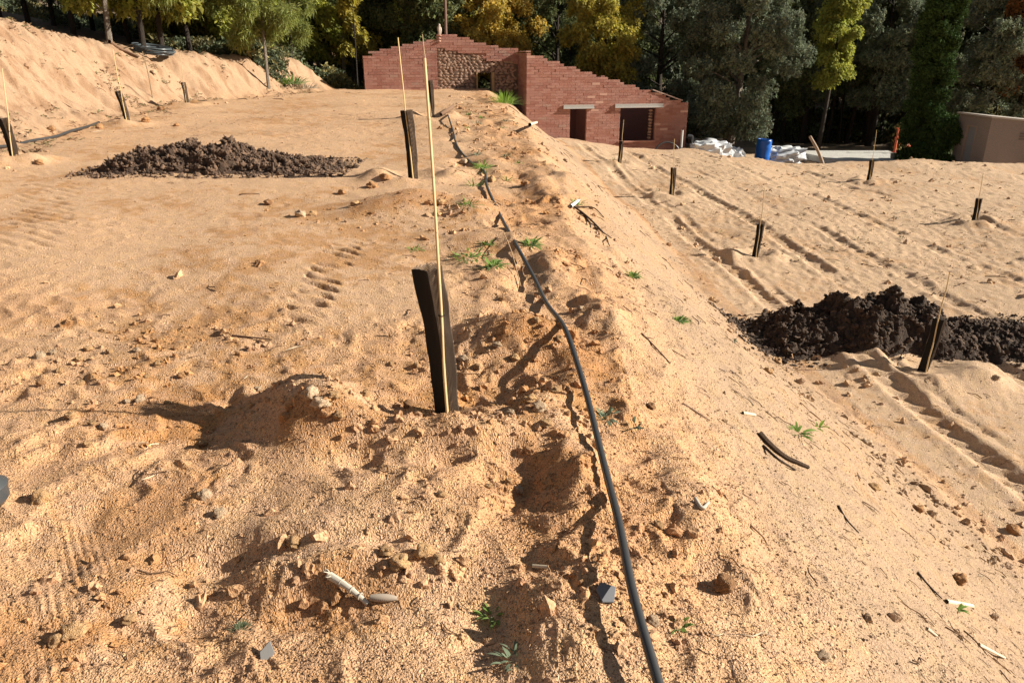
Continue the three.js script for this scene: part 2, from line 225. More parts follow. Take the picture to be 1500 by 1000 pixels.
// ---------------------------------------------------------------- loose grains and crumbs
const crumbMat = new THREE.MeshStandardMaterial({ color: 0xffffff, roughness: 1, map: sandMap, bumpMap: sandBump, bumpScale: 0.003 });
const crumbGeo = [1, 2, 3].map((s) => { const g = lump(s, 1, 0.55, 0.75).toNonIndexed(); g.computeVertexNormals(); return g; });
for (const g of crumbGeo) { const p = g.attributes.position, uv = new Float32Array(p.count * 2); for (let i = 0; i < p.count; i++) { uv[i * 2] = p.getX(i) * 0.03; uv[i * 2 + 1] = (p.getZ(i) + p.getY(i) * 0.6) * 0.03; } g.setAttribute('uv', new THREE.BufferAttribute(uv, 2)); }
{
  const f = rngOf(909), M = new THREE.Matrix4(), Q = new THREE.Quaternion(), E = new THREE.Euler(), S = V(), P = V(), o = [0, 0, 0], C = new THREE.Color();
  const list = [[], [], []];
  const put = (x, D, s) => { list[Math.floor(f() * 3)].push([x, D, s]); };
  for (let i = 0; i < 120000; i++) {                                // small grains, denser where the soil is dug over
    const a = (f() - 0.5) * 1.7, D = 1.2 * Math.pow(14, f()), x = Math.tan(a) * D, m = roughness(x, D); if (Math.abs(x) > 16 || f() > 0.1 + m * 0.9) continue;
    put(x, D, (0.0016 + 0.0045 * f() * f() * f()) * (1 + 0.13 * D));
  }
  for (let i = 0; i < 5000; i++) {                                 // crumbs and small clods
    const a = (f() - 0.5) * 1.6, D = 1.3 * Math.pow(21, f()), x = Math.tan(a) * D, m = roughness(x, D), cl = n2(x * 1.5 + 200, D * 1.5); if (Math.abs(x) > 18 || f() > m * 0.9 * (1.5 * cl - 0.15)) continue;
    put(x, D, (0.005 + 0.017 * Math.pow(f(), 4)) * (1 + 0.13 * D));
  }
  for (let i = 0; i < 6000; i++) { const D = rr(8, 26, f), x = f() < 0.45 ? bankX(D) + rr(1.0, -4.5, f) : rr(toeX(D) + 0.3, 17, f); if (n2(x * 0.6 + 80, D * 0.6) + 0.5 * n2b(x * 1.7, D * 1.7) < 0.42) continue; put(x, D, 0.008 + 0.055 * Math.pow(f(), 5)); }
  for (let i = 0; i < 620; i++) { const D = 3.2 + 13 * f() * f(), x = toeX(D) + (f() + f() + f() - 1.5) * 0.7 - 0.15; if (n2(D * 1.3, 44) < -0.1) continue; put(x, D, (0.008 + 0.03 * Math.pow(f(), 4)) * (1 + 0.03 * D)); }
  for (let i = 0; i < 1900; i++) { const D = 4.5 + 19 * f(), x = crestX(D) + rr(-1.3, 0.5, f); if (n2(x * 1.1 + 7, D * 0.8) < 0) continue; put(x, D, (0.005 + 0.02 * Math.pow(f(), 4)) * (1 + 0.045 * D)); }
  const fields = [[-1.75, 4.0, 0.55, 0.18, 150], [-2.35, 4.05, 0.3, 0.2, 60], [-2.0, 3.55, 0.4, 0.15, 70], [-1.8, 3.15, 0.35, 0.12, 60], [0.05, 3.95, 0.35, 0.22, 180], [0.2, 3.1, 0.15, 0.3, 160], [-0.95, 3.1, 0.2, 0.2, 90], [-0.3, 2.85, 0.5, 0.12, 160], [-0.9, 6.8, 0.7, 0.3, 220], [-0.4, 2.0, 0.5, 0.15, 120], [-1.3, 1.75, 0.3, 0.3, 90], [0.35, 1.9, 0.15, 0.5, 150], [2.9, 4.6, 0.35, 0.6, 130], [2.6, 6.4, 0.3, 0.8, 120], [2.4, 9, 0.3, 1.4, 120]];
  for (const [cx, cd, rx, rd, n] of fields) for (let i = 0; i < n; i++) { const g1 = (f() + f() + f() - 1.5) * 1.4, g2 = (f() + f() + f() - 1.5) * 1.4; put(cx + g1 * rx, cd + g2 * rd, 0.005 + 0.02 * Math.pow(f(), 4)); }
  const scatter = list.map((L, k) => {
    const im = new THREE.InstancedMesh(crumbGeo[k], crumbMat, L.length);
    L.forEach(([x, D, s], i) => { P.set(x, land(x, D) + s * 0.08, -D); E.set(f() * 6, f() * 6, f() * 6); Q.setFromEuler(E); S.set(s * rr(0.7, 1.3, f), s * rr(0.7, 1.2, f), s * rr(0.7, 1.3, f)); im.setMatrixAt(i, M.compose(P, Q, S)); soilColor(x, D, o); const v = rr(0.82, 1.12, f); im.setColorAt(i, C.setRGB(o[0] * v, o[1] * v, o[2] * v)); });
    return im;
  });
  scatter.forEach((im, k) => { im.name = ['loose_grit', 'loose_crumbs', 'loose_gravel'][k]; tag(im, ['fine sandy grit strewn over the soil', 'sandy soil crumbs strewn over the ground', 'coarse granite gravel strewn over the soil'][k], 'soil crumbs', null, 'stuff'); scene.add(shade(im)); });
}
console.log('crumbs');

// single clods and stones that stand out
{
  const geos = [11, 12, 13, 14, 15].map((s) => lump(s, 3, 0.38, 0.8)), f = rngOf(31);
  for (const g of geos) { const p = g.attributes.position, uv = new Float32Array(p.count * 2); for (let i = 0; i < p.count; i++) { uv[i * 2] = (p.getX(i) + 0.4 * p.getY(i)) * 0.06; uv[i * 2 + 1] = (p.getZ(i) + p.getY(i) * 0.6) * 0.06; } g.setAttribute('uv', new THREE.BufferAttribute(uv, 2)); }
  const pal = { sand: [0.66, 0.4, 0.19], pale: [0.7, 0.5, 0.32], red: [0.5, 0.26, 0.11], rust: [0.38, 0.2, 0.09] };
  const cm = Object.fromEntries(Object.entries(pal).map(([k, c]) => [k, mat(c, 1, { map: sandMap, bumpMap: sandBump, bumpScale: 0.008 })]));
  const groups = {
    flat: ['sandy clod in the scatter of stones on the flat terrace', 'stones strewn on the flat terrace'],
    rim: ['sandy clod on the rim of the scooped basin round the tall guard', 'clods round the basin'],
    front: ['sandy clod on the trampled soil between basin and dry cane stub', 'clods on the trampled soil'],
    ridge: ['sandy clod lying along the black pipe', 'clods along the pipe'],
    toe: ['sandy clod at the foot of the embankment', 'clods at the embankment foot'],
    second: ['sandy clod on the mound beside the second guard along the pipe', 'clods by the second guard'],
    bank: ['reddish clod at the foot of the high bank beyond the dung heap', 'clods at the bank foot'],
  };
  const clods = [
    [58, 525, 0.036, 'pale', 'flat'], [78, 520, 0.02, 'pale', 'flat'], [130, 515, 0.028, 'sand', 'flat'], [160, 517, 0.025, 'sand', 'flat'], [200, 515, 0.022, 'pale', 'flat'], [115, 530, 0.024, 'sand', 'flat'], [88, 548, 0.02, 'sand', 'flat'], [60, 565, 0.02, 'red', 'flat'], [118, 565, 0.022, 'sand', 'flat'], [230, 535, 0.022, 'sand', 'flat'], [265, 553, 0.026, 'red', 'flat'], [215, 555, 0.018, 'sand', 'flat'], [205, 588, 0.026, 'pale', 'flat'], [185, 590, 0.02, 'pale', 'flat'], [245, 592, 0.018, 'sand', 'flat'], [104, 612, 0.03, 'sand', 'flat'], [135, 622, 0.02, 'sand', 'flat'], [152, 630, 0.025, 'pale', 'flat'], [128, 655, 0.018, 'sand', 'flat'], [222, 495, 0.02, 'red', 'flat'], [255, 512, 0.016, 'red', 'flat'], [378, 573, 0.022, 'pale', 'rim'],
    [455, 585, 0.042, 'pale', 'rim'], [470, 598, 0.048, 'pale', 'rim'], [490, 585, 0.03, 'sand', 'rim'], [497, 612, 0.03, 'sand', 'rim'], [535, 580, 0.024, 'sand', 'rim'], [598, 595, 0.03, 'rust', 'rim'], [678, 528, 0.028, 'pale', 'rim'], [700, 540, 0.026, 'sand', 'rim'], [728, 510, 0.026, 'pale', 'rim'], [755, 527, 0.032, 'sand', 'rim'], [790, 600, 0.03, 'pale', 'rim'], [775, 590, 0.035, 'sand', 'rim'], [815, 575, 0.03, 'sand', 'rim'], [748, 607, 0.026, 'pale', 'rim'], [800, 625, 0.028, 'sand', 'rim'], [610, 540, 0.022, 'sand', 'rim'], [573, 537, 0.02, 'sand', 'rim'],
    [300, 732, 0.034, 'pale', 'front'], [322, 757, 0.026, 'pale', 'front'], [298, 655, 0.022, 'sand', 'front'], [585, 830, 0.045, 'sand', 'front'], [565, 812, 0.03, 'sand', 'front'], [620, 815, 0.034, 'sand', 'front'], [640, 828, 0.024, 'sand', 'front'], [430, 800, 0.028, 'sand', 'front'], [645, 728, 0.02, 'sand', 'front'], [745, 708, 0.022, 'sand', 'front'], [60, 735, 0.04, 'sand', 'front'], [110, 935, 0.04, 'sand', 'front'], [85, 945, 0.03, 'sand', 'front'], [190, 915, 0.026, 'sand', 'front'], [760, 725, 0.026, 'pale', 'front'], [715, 715, 0.02, 'sand', 'front'],
    [953, 598, 0.03, 'rust', 'ridge'], [1060, 865, 0.042, 'rust', 'ridge'], [965, 772, 0.022, 'sand', 'ridge'], [957, 912, 0.02, 'pale', 'ridge'], [1205, 965, 0.022, 'pale', 'ridge'], [735, 440, 0.03, 'red', 'ridge'], [785, 470, 0.03, 'sand', 'ridge'], [720, 265, 0.06, 'sand', 'ridge'], [770, 270, 0.05, 'red', 'ridge'], [680, 240, 0.06, 'pale', 'ridge'], [850, 455, 0.026, 'pale', 'ridge'], [820, 500, 0.03, 'sand', 'ridge'],
    [1270, 650, 0.05, 'pale', 'toe'], [1345, 748, 0.045, 'red', 'toe'], [1270, 555, 0.04, 'pale', 'toe'], [1405, 852, 0.05, 'red', 'toe'], [1280, 715, 0.04, 'sand', 'toe'], [1130, 512, 0.05, 'sand', 'toe'], [1140, 530, 0.05, 'sand', 'toe'], [1125, 545, 0.04, 'sand', 'toe'], [1460, 555, 0.04, 'pale', 'toe'], [1485, 780, 0.06, 'red', 'toe'], [980, 360, 0.06, 'red', 'toe'],
    [545, 275, 0.06, 'red', 'second'], [565, 262, 0.06, 'red', 'second'], [393, 300, 0.05, 'rust', 'second'], [440, 317, 0.06, 'pale', 'second'], [458, 315, 0.035, 'sand', 'second'], [378, 385, 0.028, 'rust', 'second'], [645, 300, 0.05, 'sand', 'second'], [520, 300, 0.045, 'sand', 'second'], [500, 285, 0.05, 'red', 'second'],
    [213, 178, 0.08, 'red', 'bank'], [236, 161, 0.09, 'rust', 'bank'], [75, 190, 0.07, 'red', 'bank'], [258, 185, 0.06, 'red', 'bank'], [57, 240, 0.06, 'red', 'bank'], [145, 188, 0.08, 'red', 'bank'],
  ];
  for (const [px, py, s0, c, gr] of clods) {
    const s = s0 * 0.82, p = at(px, py), o = solo('clod', geos[Math.floor(f() * 5)], cm[c], groups[gr][0].replace(/sandy|reddish/, { sand: 'sand coloured', pale: 'pale', red: 'reddish', rust: 'rust brown' }[c]), 'clod', [p.x, p.y + s * 0.35, p.z], groups[gr][1]);
    o.rotation.set(rr(-0.4, 0.4, f), f() * 6.28, rr(-0.4, 0.4, f)); o.scale.set(s * rr(0.85, 1.2, f), s * rr(0.8, 1.05, f), s * rr(0.85, 1.2, f));
  }
  const slate = new THREE.ExtrudeGeometry(new THREE.Shape([new THREE.Vector2(-0.03, -0.02), new THREE.Vector2(0.0, -0.034), new THREE.Vector2(0.03, 0.0), new THREE.Vector2(-0.005, 0.03), new THREE.Vector2(-0.026, 0.018)]), { depth: 0.008, bevelSize: 0.002, bevelThickness: 0.002, bevelSegments: 1 });
  const p = at(888, 878), s = solo('slate_chip', slate, mat([0.13, 0.135, 0.15], 0.75), 'dark grey slate chip lying beside the black pipe', 'stone', [p.x, p.y + 0.014, p.z]); s.rotation.set(-1.0, 0.2, 0.5);
  const p2 = at(392, 962), s2 = solo('slate_chip', slate, mat([0.17, 0.165, 0.16], 0.8), 'narrow grey stone flake standing on edge in trampled soil', 'stone', [p2.x, p2.y + 0.012, p2.z]); s2.rotation.set(-0.7, 0.3, 1.4); s2.scale.set(0.9, 0.6, 1);
}

// ---------------------------------------------------------------- sapling guards
const netMat = mat([0.17, 0.13, 0.1], 0.5), shadeAndTieMat = new THREE.MeshPhysicalMaterial({ color: lin(0.016, 0.014, 0.013), roughness: 0.85, specularIntensity: 0.3 });  // the near-black puts shade into the sleeve's left face; ties share it
const caneMats = [[0.58, 0.43, 0.23], [0.6, 0.44, 0.2], [0.48, 0.36, 0.21]].map((c) => mat(c, 0.55));
function netFace(ax, az, bx, bz, H, sag) {                         // crossing strands between two corners of the sleeve
  const gs = [], n = 13, w = Math.hypot(bx - ax, bz - az), nx = -(bz - az) / w, nz = (bx - ax) / w, step = w / 8;
  const P = (u, y) => { const k = Math.sin(u * Math.PI) * sag; return V(mix(ax, bx, u) + nx * k, y, mix(az, bz, u) + nz * k); };
  for (const dir of [1, -1]) for (let s = -8; s < H / step; s++) {
    const pts = []; for (let k = 0; k <= 5; k++) { const u = k / 5, y = (s + u * 8) * step; if (y >= 0 && y <= H) pts.push(P(dir > 0 ? u : 1 - u, y)); }
    if (pts.length > 1) gs.push(new THREE.TubeGeometry(new THREE.CatmullRomCurve3(pts), pts.length - 1, 0.0022, 3));
  }
  return mergeGeometries(gs.map((g) => { g.deleteAttribute('uv'); return g; }));
}
function sheet(ax, az, bx, bz, H, sag, th = 0.0015) {
  const w = Math.hypot(bx - ax, bz - az), nx = -(bz - az) / w, nz = (bx - ax) / w, g = new THREE.BoxGeometry(1, H, th, 8, 14, 1), p = g.attributes.position;
  for (let i = 0; i < p.count; i++) { const u = p.getX(i) + 0.5, y = p.getY(i) + H / 2, o = p.getZ(i) + Math.sin(u * Math.PI) * sag + 0.003 * n2(u * 3 + ax * 90, y * 9); p.setXYZ(i, mix(ax, bx, u) + nx * o, y + 0.006 * n2(u * 4 + 5, az * 50) * (y > H / 2 ? 1 : 0), mix(az, bz, u) + nz * o); }
  g.computeVertexNormals(); return g;
}
const s0 = 0.064, C4 = [[0.012, s0], [s0 + 0.004, 0.006], [0.0, -s0], [-s0, 0.0]];   // corners of the sleeve's plan: front, sunny side, back, shaded side
const netSunny = mergeGeometries([netFace(...C4[0], ...C4[1], 1, 0.01), netFace(...C4[1], ...C4[2], 1, 0.008)]);
const netShady = netFace(...C4[2], ...C4[3], 1, 0.006);
const shadePanel = sheet(...C4[3], ...C4[0], 0.985, -0.012);  // added opaque black panel, painted shade in place of the net's unlit face
for (const g of [netSunny, netShady, shadePanel]) { const p = g.attributes.position; for (let i = 0; i < p.count; i++) { const y = p.getY(i), k = mix(0.8, 1.02, y) * (1 + 0.07 * n2(y * 3, p.getX(i) * 20)), b = 0.012 * Math.sin(y * 3.4) ; p.setXYZ(i, p.getX(i) * k + b, y, p.getZ(i) * k); } g.computeVertexNormals(); }
GUARDS.forEach(({ x, D, g }, i) => {
  const [px, py, ty, cx, cy, label, lean] = g, y = land(x, D), hor = (row) => { const r = ray(px, row); return EYE + r[2] * D / r[1]; };
  const H = clamp(hor(ty) - y, 0.4, 0.8), top = hor(cy) - y;
  const t = thing('sapling_guard', label, 'sapling guard', [x, y - 0.03, -D], 'net sapling guards with canes');
  const cup = (name, geo, m) => { const o = part(name, geo, m, t); o.scale.y = H + 0.03; o.rotation.z = lean; if (i > 2) o.rotation.y = i * 0.37 % 0.6 - 0.3; return o; };
  cup('net_sleeve', netSunny, netMat); cup('net_sleeve_back', netShady, netMat); cup('black_shade_panel', shadePanel, shadeAndTieMat);
  const [tx] = reach(cx, cy, D), dx = tx - x, r = i === 0 ? 0.0072 : 0.0075, L = top + 0.03, f = rngOf(i + 60), j = () => rr(-0.006, 0.006, f);
  const a = V(0.01, 0, 0.065), pts = []; for (let k = 0; k <= 6; k++) pts.push(V(mix(a.x, dx, Math.pow(k / 6, 1.0)) + (k ? j() : 0), L * k / 6, mix(a.z, 0.02, k / 6) + j()));
  const cane = part('cane', taper(pts, r, r * 0.8, 24, 8), caneMats[i % 3], t);
  const cv = new THREE.CatmullRomCurve3(pts); for (let k = 1; k < 7; k++) { const o = part('cane_node', new THREE.TorusGeometry(r * 0.93, r * 0.22, 5, 9).rotateX(Math.PI / 2), caneMats[(i + 2) % 3], cane); o.position.copy(cv.getPointAt(k / 7)); }
  if (i < 5) { const tie = part('tie', new THREE.TorusGeometry(0.014, 0.0025, 5, 12).rotateX(Math.PI / 2), shadeAndTieMat, t); tie.position.copy(cv.getPointAt(H * 0.75 / L)); }
});
{ const p = at(223, 143), [tx, ty] = reach(208, 75, -p.z), t = solo('bare_cane', taper([V(0, -0.05, 0), V((tx - p.x) * 0.5 + 0.02, (ty - p.y) * 0.5, 0), V(tx - p.x, ty - p.y, 0)], 0.013, 0.009, 14, 7), mat([0.2, 0.14, 0.08], 0.8), 'bare brown cane without a guard, below the pipe coil', 'cane', [p.x, p.y, p.z]); t.userData.group = undefined; delete t.userData.group; }
console.log('guards');

// ---------------------------------------------------------------- pipes
const pipeMat = new THREE.MeshStandardMaterial({ color: lin(0.04, 0.041, 0.043), roughness: 0.38 });
{
  const px = [[656, 168, -0.02], [663, 190, 0.0], [671, 216, 0.0], [690, 238, 0.0], [708, 250, 0.02], [714, 275, 0.02], [735, 320, 0.03], [758, 362, 0.02], [783, 408, 0.03], [800, 443, 0.02], [828, 482, 0.05], [845, 530, 0.06], [860, 580, 0.05], [875, 640, 0.05], [890, 700, 0.04], [906, 762, 0.06], [929, 875, 0.075], [966, 1005, 0.05], [1000, 1130, 0.03], [1050, 1400, 0.03]];
  const pts = px.map(([a, b, h]) => { const q = ground(a, b), lift = 0.016 + h, [A, B, Cc] = ray(a, b); let t = 0.5; for (; t < 60; t += 0.004) if (EYE + Cc * t - lift <= land(A * t, B * t)) break; return V(A * t, EYE + Cc * t, -B * t); });
  solo('irrigation_pipe', tube(pts, 0.0145, 260, 12), pipeMat, 'long black irrigation pipe running along the embankment crest', 'pipe');
}
{
  const pts = [[-20, 218], [10, 214], [50, 207], [80, 203], [105, 196], [125, 190], [145, 183]].map(([a, b]) => { const p = at(a, b, macro); p.y = land(p.x, -p.z) + 0.03; return p; });
  solo('irrigation_pipe', tube(pts, 0.02, 60, 8), pipeMat, 'short black irrigation pipe along the foot of the high bank', 'pipe');
}
{ // coil of pipe resting on the bank
  const c = at(226, 80, macro), pts = [], f = rngOf(8); let nrm = V(macro(c.x - 0.3, -c.z) - macro(c.x + 0.3, -c.z), 1.9,  (macro(c.x, -(c.z - 0.3)) - macro(c.x, -(c.z + 0.3)))).normalize();
  for (let i = 0; i <= 330; i++) { const a = i / 330 * 6.283 * 11, ring = Math.floor(i / 30), r = 0.46 + 0.05 * Math.sin(ring * 2.4) + 0.03 * Math.sin(a * 2 + ring); pts.push(V(Math.cos(a) * r + 0.03 * Math.sin(ring * 1.3), 0.05 + (ring % 4) * 0.045 + 0.02 * Math.sin(a + ring * 2), Math.sin(a) * r + 0.04 * Math.cos(ring * 1.9))); }
  const o = solo('pipe_coil', tube(pts, 0.017, 700, 6), new THREE.MeshStandardMaterial({ color: lin(0.06, 0.075, 0.085), roughness: 0.3 }), 'coil of black irrigation pipe lying on the bank near the trees', 'pipe coil', [c.x, c.y + 0.02, c.z]);
  o.quaternion.setFromUnitVectors(V(0, 1, 0), nrm);
}

// ---------------------------------------------------------------- manure heaps
const dungMat = new THREE.MeshStandardMaterial({ vertexColors: true, map: sandMap, bumpMap: sandBump, bumpScale: 0.012, roughness: 1 });
const dungClodMat = new THREE.MeshStandardMaterial({ color: 0xffffff, map: sandMap, bumpMap: sandBump, bumpScale: 0.01, roughness: 1 });
function heap(label, cx, cd, hx, hd, prof, tone, seed, clods) {
  const t = thing('manure_heap', label, 'manure heap', [cx, macro(cx, cd), -cd]), y0 = macro(cx, cd), nx = 260, nd = 150, pos = [], uv = [], col = [], idx = [], f = rngOf(seed), keep = [];
  const env = (u, v) => { const wv = v + 0.12 * n2(u * 3 + seed, 2), e = 1 - wv * wv - 0.0 * u; return prof(u) * Math.max(-0.3, e) * sst(1.12, 0.75, Math.abs(u)); };
  const hgt = (u, v) => { const x = u * hx, d = v * hd, e = env(u, v); if (e < 0.004) return -0.06; const k = Math.min(1, e / 0.1); return e * (1 + 0.25 * n2(x * 2.6 + seed, d * 3)) + k * (0.055 * n2b(x * 5 + seed, d * 6) + 0.04 * Math.abs(n2(x * 10, d * 11 + seed)) + 0.02 * n2b(x * 24, d * 26)) - 0.012; };
  for (let j = 0; j <= nd; j++) for (let i = 0; i <= nx; i++) {
    const u = -1.15 + 2.3 * i / nx, v = -1.2 + 2.4 * j / nd, x = u * hx, d = v * hd, h = hgt(u, v);
    pos.push(x, land(cx + x, cd + d) - y0 + h, -d); uv.push(x / 0.9, d / 0.9); keep.push(h > -0.055); const s = 0.75 + 0.5 * f() + 0.3 * n2(x * 9, d * 9); col.push(tone[0] * s, tone[1] * s, tone[2] * s);
  }
  const W = nx + 1; for (let j = 0; j < nd; j++) for (let i = 0; i < nx; i++) { const a = j * W + i; if (!(keep[a] || keep[a + 1] || keep[a + W] || keep[a + W + 1])) continue; idx.push(a, a + 1, a + W, a + 1, a + W + 1, a + W); }
  const g = new THREE.BufferGeometry(); g.setAttribute('position', new THREE.Float32BufferAttribute(pos, 3)); g.setAttribute('uv', new THREE.Float32BufferAttribute(uv, 2)); g.setAttribute('color', new THREE.Float32BufferAttribute(col, 3)); g.setIndex(idx); g.computeVertexNormals();
  part('mound', g, dungMat, t);
  const M = new THREE.Matrix4(), Q = new THREE.Quaternion(), E = new THREE.Euler(), C = new THREE.Color(), list = [];
  for (let i = 0; i < clods * 3 && list.length < clods; i++) { const u = rr(-1.13, 1.13, f), v = rr(-1.3, 1.3, f), e = env(u, v); if (e < -0.09 || (e < 0.005 && f() > 0.4)) continue; list.push([u, v, (0.007 + 0.03 * Math.pow(f(), 4)) * (e < 0.03 ? 0.7 : 1)]); }
  const im = new THREE.InstancedMesh(lump(seed, 2, 0.85, 0.7), dungClodMat, list.length); im.name = 'clods';
  list.forEach(([u, v, s], i) => { const x = u * hx, d = v * hd; E.set(f() * 6, f() * 6, f() * 6); im.setMatrixAt(i, M.compose(V(x, land(cx + x, cd + d) - y0 + Math.max(0, hgt(u, v)) + s * 0.3, -d), Q.setFromEuler(E), V(s * rr(0.7, 1.4, f), s * rr(0.6, 1.1, f), s * rr(0.7, 1.3, f)))); const k = rr(0.6, 1.5, f); im.setColorAt(i, C.setRGB(tone[0] * k, tone[1] * k, tone[2] * k)); });
  im.userData.kind = 'stuff'; t.add(shade(im));
}
heap('long dark brown dung heap with low tail on the upper terrace', -3.5, 9.3, 1.42, 0.62, (u) => line([[-1.1, 0.02], [-0.8, 0.13], [-0.45, 0.2], [-0.1, 0.2], [0.1, 0.24], [0.22, 0.13], [0.5, 0.09], [0.85, 0.07], [1.1, 0.02]], u), [0.11, 0.066, 0.042], 3, 5200);
heap('tall black manure heap spreading beside the embankment foot', 4.75, 8.55, 1.95, 0.75, (u) => line([[-1.1, 0.02], [-0.85, 0.16], [-0.5, 0.4], [-0.38, 0.52], [-0.22, 0.46], [-0.08, 0.6], [0.1, 0.5], [0.22, 0.26], [0.4, 0.13], [0.8, 0.09], [1.1, 0.03]], u), [0.066, 0.041, 0.027], 4, 6500);
console.log('heaps');

// ---------------------------------------------------------------- the brick ruin
{
  const PHI = 11 * Math.PI / 180, house = thing('brick_ruin', 'roofless red brick ruin with stepped gable walls and empty windows', 'building', [0.5, 0, -28.05]);
  house.rotation.y = PHI;                                          // local x runs along the front, local -z into the building
  const BL = 0.3, BH = 0.09, TH = 0.14, f = rngOf(99), brickMats = [[0.5, 0.235, 0.175], [0.46, 0.205, 0.15], [0.53, 0.27, 0.21], [0.48, 0.24, 0.19], [0.43, 0.19, 0.145]].map((c) => mat(c, 0.95, { map: sandMap, bumpMap: sandBump, bumpScale: 0.006 }));
  const pale = mat([0.5, 0.3, 0.235], 0.95), mortar = mat([0.37, 0.185, 0.14], 1), unit = new THREE.BoxGeometry(1, 1, 1), all = [];
  // one wall of running bond; put(u, y) maps wall coordinates to the house
  function wall(u0, u1, yb, top, holes, place, rot, prior, thick = TH, foot = null) {
    let c = 0;
    for (let y = yb; y < 3; y += BH, c++) for (let u = u0 - (c % 2 ? BL / 2 : 0); u < u1 - 0.01; u += BL) {
      let a = Math.max(u, u0), b = Math.min(u + BL, u1); if (b - a < 0.05) continue;
      const m = (a + b) / 2; if (y + BH > top(m) + 0.03 || (foot && y < foot(m))) continue;
      const cut = holes.filter(([h0, h1, g0, g1]) => a < h1 - 0.01 && b > h0 + 0.01 && y + BH * 0.5 > g0 && y + BH * 0.5 < g1); let skip = false;
      for (const [h0, h1] of cut) { if (a >= h0 - 0.02 && b <= h1 + 0.02) skip = true; else if (a < h0) b = h0; else a = h1; }
      if (skip || b - a < 0.04) continue;
      const p = place((a + b) / 2, y + BH / 2), edge = top(m) - (y + BH);
      all.push({ p, rot, w: b - a - 0.007, h: BH - 0.007, d: thick * rr(0.99, 1.05, f), k: prior - edge * 0.5 + (p[1] > -1.6 ? 0 : -50) });
    }
  }
  const steps = (y0, y1, u0, u1) => (u) => { const n = Math.round(Math.abs(y1 - y0) / BH), q = clamp((u - u0) / (u1 - u0)); return mix(y0, y1, Math.floor(q * n + 0.5) / n); };
  const W = 6.15, frontTop = (u) => (u < 4.75 ? steps(1.68, 0.36, 0, 4.75)(u) : mix(0.36, 0.0, clamp((u - 4.75) / 1.1)));
  const h1 = [1.62, 2.24, -2.4, -0.22], h2 = [3.52, 4.9, -1.4, -0.21];
  wall(0, W, -3.2, frontTop, [h1, h2], (u, y) => [u, y, 0], 0, 100);
  const DEP = 1.5;                                                 // the middle stands back from the front wing
  wall(TH / 2, DEP, -3.2, () => 1.68, [], (u, y) => [TH / 2, y, -u], 1, 80);
  const gTop = (u) => (u > -2.75 ? steps(2.4, 1.72, -2.75, 0.1)(u) : u > -4.35 ? steps(1.6, 2.2, -4.35, -2.9)(u) : 1.6);
  const gBase = 1.2, seam = (u) => mix(1.86, 1.3, clamp((u + 2.98) / 2.98)), ragged = (u) => seam(u) + 0.09 * n2(u * 2.3, 4) + 0.06 * n2(u * 6, 8);
  wall(-5.6, -2.98, -0.6, gTop, [], (u, y) => [u, y, -DEP], 0, 90);                                                        // brick end of the left room
  wall(-2.98, 0, gBase, gTop, [], (u, y) => [u, y, -DEP], 0, 95, TH, (u) => ragged(u) - 0.06);                                                          // brick gable on the rubble wall
  wall(DEP + TH, DEP + 3.6, -0.6, () => 1.6, [], (u, y) => [-5.53, y, -u], 1, 10);                                         // left end wall
  wall(-5.5, -3.0, -0.6, (u) => steps(1.62, 2.1, -5.5, -3.4)(u), [], (u, y) => [u, y, -DEP - 3.7], 0, 20);                  // its back wall
  all.sort((a, b) => b.k - a.k);
  const rest = [], M = new THREE.Matrix4(), E = new THREE.Euler();
  all.forEach((b, i) => {
    const j = () => rr(-0.004, 0.004, f), pos = [b.p[0] + j(), b.p[1] + j() * 0.5, b.p[2] + j()], m = f() < 0.04 ? pale : brickMats[clamp(Math.floor(2.5 + 2.2 * n2(pos[0] * 0.9 + pos[2], pos[1] * 1.6) + rr(-1.3, 1.3, f)), 0, 4)];
    const tall = b.h, sx = b.rot ? b.d : b.w, sz = b.rot ? b.w : b.d;
    if (i < 300) { const o = part('brick', unit, m, house); o.position.set(...pos); o.scale.set(sx, tall, sz); }
    else { const g = unit.clone().scale(sx, tall, sz).translate(...pos), n = g.attributes.position.count, c = new Float32Array(n * 3); for (let q = 0; q < n; q++) c.set(m.color.toArray(), q * 3); g.setAttribute('color', new THREE.BufferAttribute(c, 3)); rest.push(g); }
  });
  const bw = part('brickwork', mergeGeometries(rest), new THREE.MeshStandardMaterial({ vertexColors: true, roughness: 0.95, map: sandMap, bumpMap: sandBump, bumpScale: 0.006 }), house); bw.userData.kind = 'stuff';
  // mortar cores a finger behind the brick faces
  const core = (pts, holes, d, z, ry, x) => { const s = new THREE.Shape(pts.map((p) => new THREE.Vector2(...p))); for (const [a, b, c, e] of holes) s.holes.push(new THREE.Path([[a, c], [b, c], [b, e], [a, e]].map((p) => new THREE.Vector2(...p)))); const g = new THREE.ExtrudeGeometry(s, { depth: d, bevelEnabled: false }); g.translate(0, 0, -d / 2); if (ry) g.rotateY(Math.PI / 2); g.translate(x || 0, 0, z); return g; };
